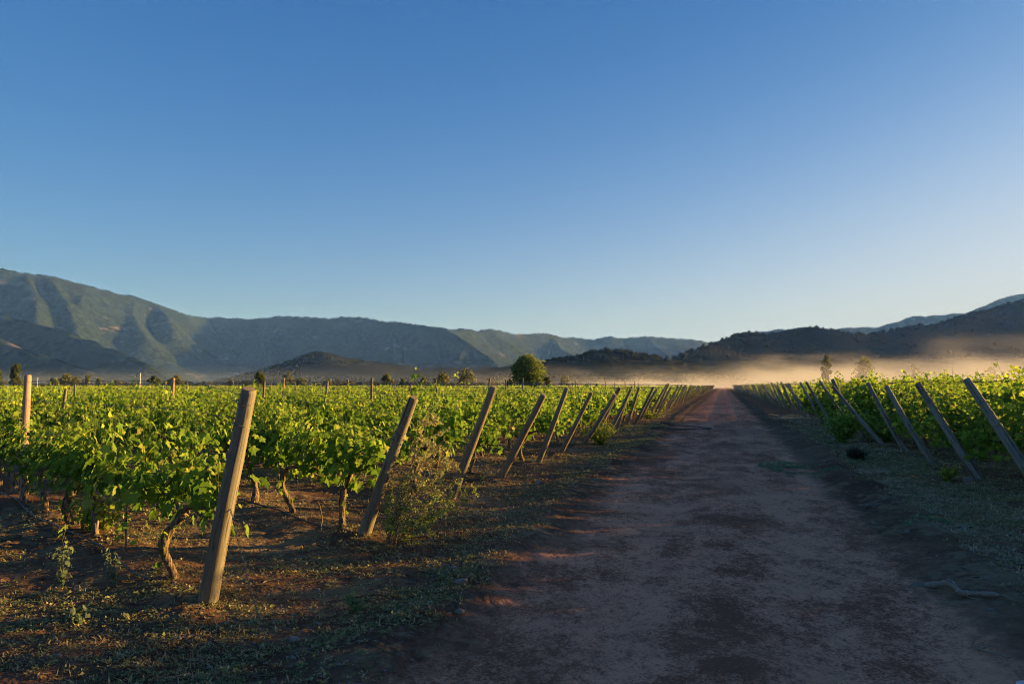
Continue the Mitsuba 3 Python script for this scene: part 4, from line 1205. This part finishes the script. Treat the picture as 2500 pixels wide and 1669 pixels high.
# ------------------------------------------------------------------ trees and poles beyond the vines
def tree(key, x, y, h, w, kind, rng, n=700, leaf=0.4, low=0.06, dark=(0.045, 0.062, 0.022), light=(0.15, 0.16, 0.05)):
    tt = np.linspace(0, 1, 7)
    lean = rng.normal(0, 0.05, 2) * h
    tr = np.stack([x + lean[0] * tt, y + lean[1] * tt, -0.3 + (h * 0.72 + 0.3) * tt], 1)
    parts = [tube(tr, 0.035 * h * (1 - 0.8 * tt) + 0.02, 7)]
    cs, rs = [], []
    nb = {'round': 15, 'cone': 13, 'wisp': 11, 'bush': 10}[kind]
    for i in range(nb):
        u = (i + rng.random()) / nb
        zc = h * (low + 0.10 + (0.80 - low) * u)
        if kind == 'cone':
            rr = w / 2 * (1.0 - 0.85 * u)
        elif kind == 'wisp':
            rr = w / 2 * (0.5 + 0.5 * math.sin(np.pi * min(1, u + 0.15)))
        else:
            rr = w / 2 * math.sqrt(max(0.06, 1 - (1.75 * u - 0.72) ** 2))
        a = rng.uniform(0, 2 * np.pi)
        br = w * rng.uniform(0.16, 0.24) * (1.0 if kind != 'wisp' else 0.75)
        d = max(0.0, rr - br) * rng.uniform(0.55, 1.0)
        c = np.array([x + lean[0] * u + d * math.cos(a), y + lean[1] * u + d * math.sin(a), zc])
        cs.append(c); rs.append(br)
        s = np.array([np.interp(0.75 * u, tt, tr[:, j]) for j in range(3)])
        parts.append(tube(s + (c - s) * np.linspace(0, 1, 4)[:, None], 0.012 * h * np.linspace(1, 0.25, 4), 5))
    cs, rs = np.array(cs), np.array(rs)
    pick = rng.integers(0, nb, n)
    d = unit(rng.normal(0, 1, (n, 3)))
    pos = cs[pick] + d * (rs[pick] * rng.random(n) ** 0.33 * np.where(rng.random(n) < 0.12, 1.35, 1.0))[:, None] * np.array([1, 1, 0.85])
    pos[:, 2] = np.clip(pos[:, 2], 0.2, h * 1.03)
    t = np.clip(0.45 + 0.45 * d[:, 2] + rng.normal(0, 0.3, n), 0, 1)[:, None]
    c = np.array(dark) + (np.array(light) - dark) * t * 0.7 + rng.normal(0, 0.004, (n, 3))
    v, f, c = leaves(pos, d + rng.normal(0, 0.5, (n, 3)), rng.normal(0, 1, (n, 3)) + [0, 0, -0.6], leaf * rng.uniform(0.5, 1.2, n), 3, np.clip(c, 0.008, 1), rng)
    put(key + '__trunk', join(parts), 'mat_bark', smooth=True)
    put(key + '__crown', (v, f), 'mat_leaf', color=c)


rng = np.random.default_rng(91)
OL = ((0.11, 0.115, 0.05), (0.25, 0.25, 0.105))
for x, y, h, w, kind, n, lf, lab, tone in (
        (-247.4, 185.3, 9.8, 6.9, 'cone', 900, 0.5, 'tall conical tree at the far left beyond the pinkish post', None),
        (-243.0, 176.4, 7.4, 4.4, 'cone', 500, 0.5, 'dark tree cut by the left edge of the picture', None),
        (-280.8, 227.8, 4.6, 6.1, 'bush', 400, 0.55, 'low tree at the left end of the hazy group behind the left vines', OL),
        (-285.5, 236.7, 6.6, 8.2, 'round', 600, 0.55, 'broad hazy tree in the middle of the group at the far left', OL),
        (-271.5, 230.6, 5.4, 5.4, 'round', 400, 0.55, 'right tree of the broad hazy group at the far left', OL),
        (-284.6, 247.5, 6.9, 4.6, 'cone', 400, 0.55, 'narrow upright hazy tree right of the broad group at the far left', OL),
        (-288.4, 256.9, 5.4, 4.4, 'cone', 350, 0.55, 'small pointed hazy tree left of the tall white pole', OL),
        (-280.5, 259.4, 3.8, 8.7, 'bush', 400, 0.55, 'low hedge-like bush under the slope left of the tall white pole', OL),
        (-174.9, 176.6, 4.7, 5.2, 'round', 700, 0.4, 'dark rounded tree between the white pole and the second pinkish post', None),
        (-221.4, 235.6, 5.6, 7.7, 'bush', 500, 0.5, 'spreading greyish tree right of the second pinkish post', OL),
        (-116.8, 152.5, 5.4, 4.6, 'round', 1000, 0.3, 'dark tree right behind the top of the big foreground post', None),
        (-119.8, 151.7, 2.8, 1.6, 'bush', 200, 0.3, 'small dark bush beside the tree behind the big foreground post', None),
        (-255.5, 361.0, 11.0, 9.1, 'wisp', 260, 0.7, 'thin wispy tree in front of the foothill', OL),
        (-224.3, 329.0, 5.9, 11.4, 'bush', 450, 0.65, 'wide low pale bushes below the foothill peak', OL),
        (-193.6, 307.1, 4.8, 7.6, 'bush', 350, 0.6, 'low pale bush right of the foothill peak', OL),
        (-141.3, 270.7, 6.9, 7.2, 'round', 500, 0.55, 'grey-green rounded tree below the right slope of the foothill', OL),
        (-107.5, 218.3, 4.0, 3.1, 'bush', 300, 0.4, 'small green bush above the second leaning post on the left', None),
        (-138.4, 303.1, 6.0, 5.5, 'round', 350, 0.6, 'hazy small tree right of the second leaning post on the left', OL),
        (-117.7, 277.9, 7.4, 9.0, 'round', 600, 0.55, 'broad hazy tree left of the third leaning post', OL),
        (-114.3, 299.8, 9.5, 11.1, 'round', 700, 0.6, 'broad dark hazy tree just left of the third leaning post', OL),
        (-45.9, 163.6, 9.2, 10.8, 'round', 8000, 0.27, 'large round bushy green tree standing alone in the middle distance', ((0.09, 0.13, 0.03), (0.32, 0.35, 0.09))),
        (-49.3, 159.5, 3.2, 3.4, 'bush', 500, 0.27, 'low bush at the left foot of the large round tree', None),
        (-42.3, 166.0, 4.2, 3.2, 'wisp', 500, 0.27, 'drooping small tree at the right foot of the large round tree', None),
        (-72.7, 323.3, 6.3, 6.5, 'bush', 350, 0.6, 'low grey bush right of the large round tree', OL),
        (49.7, 380.0, 18.2, 7.8, 'round', 1300, 0.6, 'upright brownish tree rising from the dust on the right', OL),
        (71.5, 395.0, 16.6, 12.5, 'round', 1500, 0.6, 'broad feathery tree half hidden by the dust on the right', OL),
        (95.0, 398.0, 13.0, 6.0, 'wisp', 300, 0.7, 'faint thin tree in the dust further right', OL),
        (135.0, 418.0, 12.5, 8.0, 'wisp', 300, 0.7, 'faint pale tree in the dust near the right edge', OL)):
    key = numbered('tree')
    kw = {} if tone is None else {'dark': tone[0], 'light': tone[1]}
    tree(key, x, y, h, w, kind, rng, n, lf, **kw)
    tag(key, lab, 'tree')

# a far-off belt of trees and scrub along the foot of the hills
cs = []
for i in range(150):
    az = math.radians(rng.uniform(-56, -14))
    d = rng.uniform(420, 950)
    cs.append((d * math.sin(az), d * math.cos(az), rng.uniform(2.5, 7.5), rng.uniform(6, 16)))
pos, nr, sz = [], [], []
for x, y, h, w in cs:
    k = 34
    d = unit(rng.normal(0, 1, (k, 3)))
    pos.append(np.array([x, y, h * 0.45]) + d * np.array([w / 2, w / 2, h / 2]) * rng.random((k, 1)) ** 0.4)
    nr.append(d); sz.append(np.full(k, 1.1) * rng.uniform(0.6, 1.3, k))
pos, nr, sz = np.vstack(pos), np.vstack(nr), np.concatenate(sz)
pos[:, 2] = np.maximum(pos[:, 2], 0.4)
c = np.array([[0.075, 0.07, 0.035]]) * rng.uniform(0.6, 1.4, (len(pos), 1))
v, f, c = leaves(pos, nr, rng.normal(0, 1, pos.shape), sz, 3, c, rng)
put('distant_tree_belt', (v, f), 'mat_leaf', color=c)
tag('distant_tree_belt', 'hazy far-off belt of trees and scrub along the foot of the mountains', 'trees', kind='stuff')

for i, (x, y, h, w, arm, lab) in enumerate(((-97.9, 95.5, 3.85, 0.25, 0, 'thick white concrete pole standing above the left vines'),
                                            (-105.5, 82.7, 3.0, 0.11, 0, 'thin white pole right of the tall pinkish post at the far left'),
                                            (-113.8, 310.7, 5.6, 0.28, 1.6, 'white T-shaped pole left of the large round tree'),
                                            (-226.2, 276.2, 4.2, 0.22, 1.4, 'small pale T-shaped pole left of the big foreground post'),
                                            (96.1, 343.6, 11.6, 0.26, 3.2, 'utility pole with crossarm rising from the dust on the right'))):
    key = numbered('utility_pole')
    put(key + '__shaft', tube([[x, y, -0.5], [x + 0.02 * h, y, h * 0.5], [x + 0.03 * h, y, h]], [w / 2, w / 2.2, w / 2.6], 10, cap=True), 'mat_concrete', smooth=True)
    if arm:
        put(key + '__crossarm', tube([[x - arm / 2, y - arm * 0.15, h - 0.35], [x + 0.03 * h, y, h - 0.30], [x + arm / 2 + 0.05 * h, y + arm * 0.15, h - 0.25]], 0.09, 6, cap=True), 'mat_concrete')
    else:
        put(key + '__cap', tube([[x + 0.03 * h, y, h], [x + 0.03 * h, y, h + 0.05]], [w / 2.4, w / 3], 10, cap=True), 'mat_concrete')
    tag(key, lab, 'pole')

# ------------------------------------------------------------------ the car beside the photographer: only the corner of its bonnet is in the picture
def body_top(y):
    return np.interp(y, [-2.10, -2.0, -1.75, -1.5, 0.15, 0.95, 1.75, 2.0, 2.10, 2.17], [1.15, 1.30, 1.62, 1.70, 1.70, 1.13, 1.05, 1.02, 0.97, 0.86])


def half_width(y):
    w = np.full_like(y, 0.89)
    f = y > 1.86
    w[f] = 0.58 + np.sqrt(np.maximum(0.31 ** 2 - (y[f] - 1.86) ** 2, 0))
    b = y < -1.80
    w[b] = 0.60 + np.sqrt(np.maximum(0.29 ** 2 - (y[b] + 1.80) ** 2, 0))
    return w


CX = 1.50
ys = np.concatenate([-1.80 - 0.29 * np.sin(np.linspace(np.pi / 2, 0, 9)), np.linspace(-1.7, 1.8, 40), 1.86 + 0.31 * np.sin(np.linspace(0, np.pi / 2, 12))])
hw, tp = half_width(ys), body_top(ys)
secs = []
for y, w, t in zip(ys, hw, tp):
    r = 0.07
    belt = min(t - 0.05, 0.98)
    pts = [(-w + 0.05, 0.28), (-w, 0.36), (-w - 0.012, 0.62), (-w, belt - 0.06)]
    lean = 0.0 if t < 1.2 else 0.20 * (t - 1.0) / 0.7
    pts += [(-w + 0.01, belt), (-w + 0.02 + lean * 0.9, t - r), (-w + 0.04 + lean, t - r * 0.3), (-w + 0.10 + lean, t - 0.004), (-w * 0.5, t + 0.022), (0, t + 0.028)]
    full = pts + [(-x, z) for x, z in pts[-2::-1]]
    secs.append([(CX + x, y, z - 0.03) for x, z in full])
secs = np.array(secs)
n, m = secs.shape[:2]
i, j = np.meshgrid(np.arange(n - 1), np.arange(m), indexing='ij')
q = np.stack([i * m + j, i * m + (j + 1) % m, (i + 1) * m + (j + 1) % m, (i + 1) * m + j], -1).reshape(-1, 4)
bf = np.vstack([q[:, [0, 1, 2]], q[:, [0, 2, 3]]])
bv = secs.reshape(-1, 3)
caps = [[(n - 1) * m, (n - 1) * m + k, (n - 1) * m + k + 1] for k in range(1, m - 1)] + [[0, k + 1, k] for k in range(1, m - 1)]
bm = trimesh.Trimesh(bv, np.vstack([bf, caps]), process=False)
trimesh.repair.fix_normals(bm)
scene['mat_car'] = principled(rgb(0.62, 0.64, 0.67), 0.18, 0.5, clearcoat=1.0, clearcoat_gloss=0.95)
scene['mat_glass_dark'] = principled(rgb(0.02, 0.025, 0.03), 0.06, 0.6)
scene['mat_tyre'] = principled(rgb(0.02, 0.02, 0.02), 0.8, 0.3)
scene['mat_rim'] = principled(rgb(0.5, 0.5, 0.5), 0.3, 0.5, metallic=0.9)
put('car__body', bm, 'mat_car', smooth=35)


def panel(corners, off):
    c = np.array(corners, float)
    nn = unit(np.cross(c[1] - c[0], c[2] - c[0])) * off
    k = len(c)
    v = np.vstack([c + nn, c - nn])
    f = [[0, a, a + 1] for a in range(1, k - 1)] + [[k, k + a + 1, k + a] for a in range(1, k - 1)]
    for a in range(k):
        b = (a + 1) % k
        f += [[a, k + a, k + b], [a, k + b, b]]
    mm = trimesh.Trimesh(v, f, process=False)
    trimesh.repair.fix_normals(mm)
    return mm


put('car__windscreen', panel([(CX - 0.76, 0.93, 1.14), (CX + 0.76, 0.93, 1.14), (CX + 0.62, 0.22, 1.645), (CX - 0.62, 0.22, 1.645)], 0.02), 'mat_glass_dark')
for k, sx in enumerate((-1, 1)):
    for a, (y0, y1) in enumerate(((0.66, -0.42), (-0.50, -1.55))):
        top0 = y0 - 0.5 if a == 0 else y0
        nm = 'car__side_window' + ('' if k == 0 and a == 0 else f'_{2 * k + a:03d}')
        put(nm, panel([(CX + sx * 0.885, y0, 1.0), (CX + sx * 0.885, y1, 1.0), (CX + sx * 0.72, y1 + (0.25 if a else 0), 1.56), (CX + sx * 0.72, top0, 1.56)], 0.012), 'mat_glass_dark')
    put('car__headlight' + ('' if k == 0 else '_001'), trimesh.creation.icosphere(subdivisions=2, radius=1.0).apply_transform(np.array([[0.17, 0, 0, CX + sx * 0.60], [0, 0.12, 0, 2.05], [0, 0, 0.08, 0.76], [0, 0, 0, 1.0]])), 'mat_rim', smooth=True)
    for a, y in enumerate((1.36, -1.30)):
        nm = 'car__wheel' + ('' if k == 0 and a == 0 else f'_{2 * k + a:03d}')
        rot = trimesh.transformations.rotation_matrix(np.pi / 2, [0, 1, 0])
        prof = np.array([[0.20, -0.10], [0.32, -0.105], [0.345, -0.08], [0.35, 0], [0.345, 0.08], [0.32, 0.105], [0.20, 0.10], [0.20, -0.10]])
        w = trimesh.creation.revolve(prof, sections=36)
        w.apply_transform(rot)
        w.apply_translation([CX + sx * 0.80, y, 0.30])
        put(nm + '__tyre', w, 'mat_tyre', smooth=30)
        d = trimesh.creation.cylinder(0.205, 0.15, sections=30)
        d.apply_transform(rot)
        d.apply_translation([CX + sx * 0.80, y, 0.30])
        put(nm + '__rim', d, 'mat_rim', smooth=30)
tag('car', 'pale silver car of which only the bonnet corner shows at the bottom right', 'car')
for k_ in list(scene):
    if k_.startswith('car__'):
        scene[k_]['to_world'] = T().translate([0.05, 0.18, 0.0])

# ------------------------------------------------------------------ air: dust drifting over the track, mist under the hills, haze in the valley
nx, ny, nz = 140, 90, 44
DX, DY, DZ = (-170.0, 350.0), (250.0, 640.0), (-2.0, 42.0)
zz, yy, xx = np.meshgrid(np.linspace(*DZ, nz), np.linspace(*DY, ny), np.linspace(*DX, nx), indexing='ij')
P = np.stack([xx, yy, zz], -1)
wv = meshkit.fbm(P / np.array([60, 90, 22]), 3, 81) - 0.5
topz = 5.0 + 6.5 * sm(-60, 200, xx) + 24 * (meshkit.fbm(np.stack([xx / 38 + zz / 30, yy / 120, 0 * xx], -1), 3, 82) - 0.45)
fadex = sm(DX[0] + 8, -15, xx) * sm(DX[1], DX[1] - 60, xx)
fadey = sm(DY[0] + 4, DY[0] + 60, yy + 40 * wv) * sm(DY[1], DY[1] - 50, yy)
topz = np.maximum(topz, 3.0)
body = sm(1.3, 0.15, zz / topz + 1.1 * wv)
wisp = sm(0.52, 0.75, meshkit.fbm(P / np.array([26, 60, 9]) + np.stack([zz / 12, 0 * zz, 0 * zz], -1), 4, 83)) * sm(2.3, 0.7, zz / topz) * 0.6
dens = np.clip(body * (0.45 + 0.9 * meshkit.fbm(P / np.array([30, 50, 8]), 3, 84)) + wisp, 0, 1.3) * fadex * fadey * sm(DZ[1], DZ[1] - 8, zz)
size = [DX[1] - DX[0], DY[1] - DY[0], DZ[1] - DZ[0]]
org = [DX[0], DY[0], DZ[0]]
scene['dust_medium'] = {'type': 'heterogeneous', 'albedo': {'type': 'rgb', 'value': [0.92, 0.875, 0.865]}, 'scale': DUST,
                        'sigma_t': {'type': 'gridvolume', 'grid': mi.VolumeGrid(dens.astype(np.float32)), 'filter_type': 'trilinear',
                                    'to_world': T().translate(org).scale(size)}}
scene['dust_cloud'] = {'type': 'cube', 'to_world': T().translate([o + s / 2 for o, s in zip(org, size)]).scale([s / 2 for s in size]), 'bsdf': {'type': 'null'},
                       'interior': {'type': 'ref', 'id': 'dust_medium'}, 'exterior': {'type': 'ref', 'id': 'haze_medium'}}
tag('dust_cloud', 'low cloud of tan sunlit dust drifting over the far end of the track', 'dust', kind='stuff')
scene['mist_medium'] = {'type': 'homogeneous', 'albedo': {'type': 'rgb', 'value': [0.80, 0.88, 0.97]}, 'sigma_t': {'type': 'rgb', 'value': [1.0e-4, 1.15e-4, 1.5e-4]}}
scene['ground_mist'] = {'type': 'cube', 'to_world': T().translate([-650, 1095, 11]).scale([1650, 450, 13]), 'bsdf': {'type': 'null'},
                        'interior': {'type': 'ref', 'id': 'mist_medium'}, 'exterior': {'type': 'ref', 'id': 'haze_medium'}}
tag('ground_mist', 'thin pale mist lying on the plain at the foot of the hills', 'mist', kind='stuff')
scene['haze'] = {'type': 'cube', 'to_world': T().translate([0, 4225, 456.5]).scale([9600, 5225, 463.5]), 'bsdf': {'type': 'null'},
                 'interior': {'type': 'ref', 'id': 'haze_medium'}}
tag('haze', 'thin blue morning haze filling the valley air', 'haze', kind='stuff')
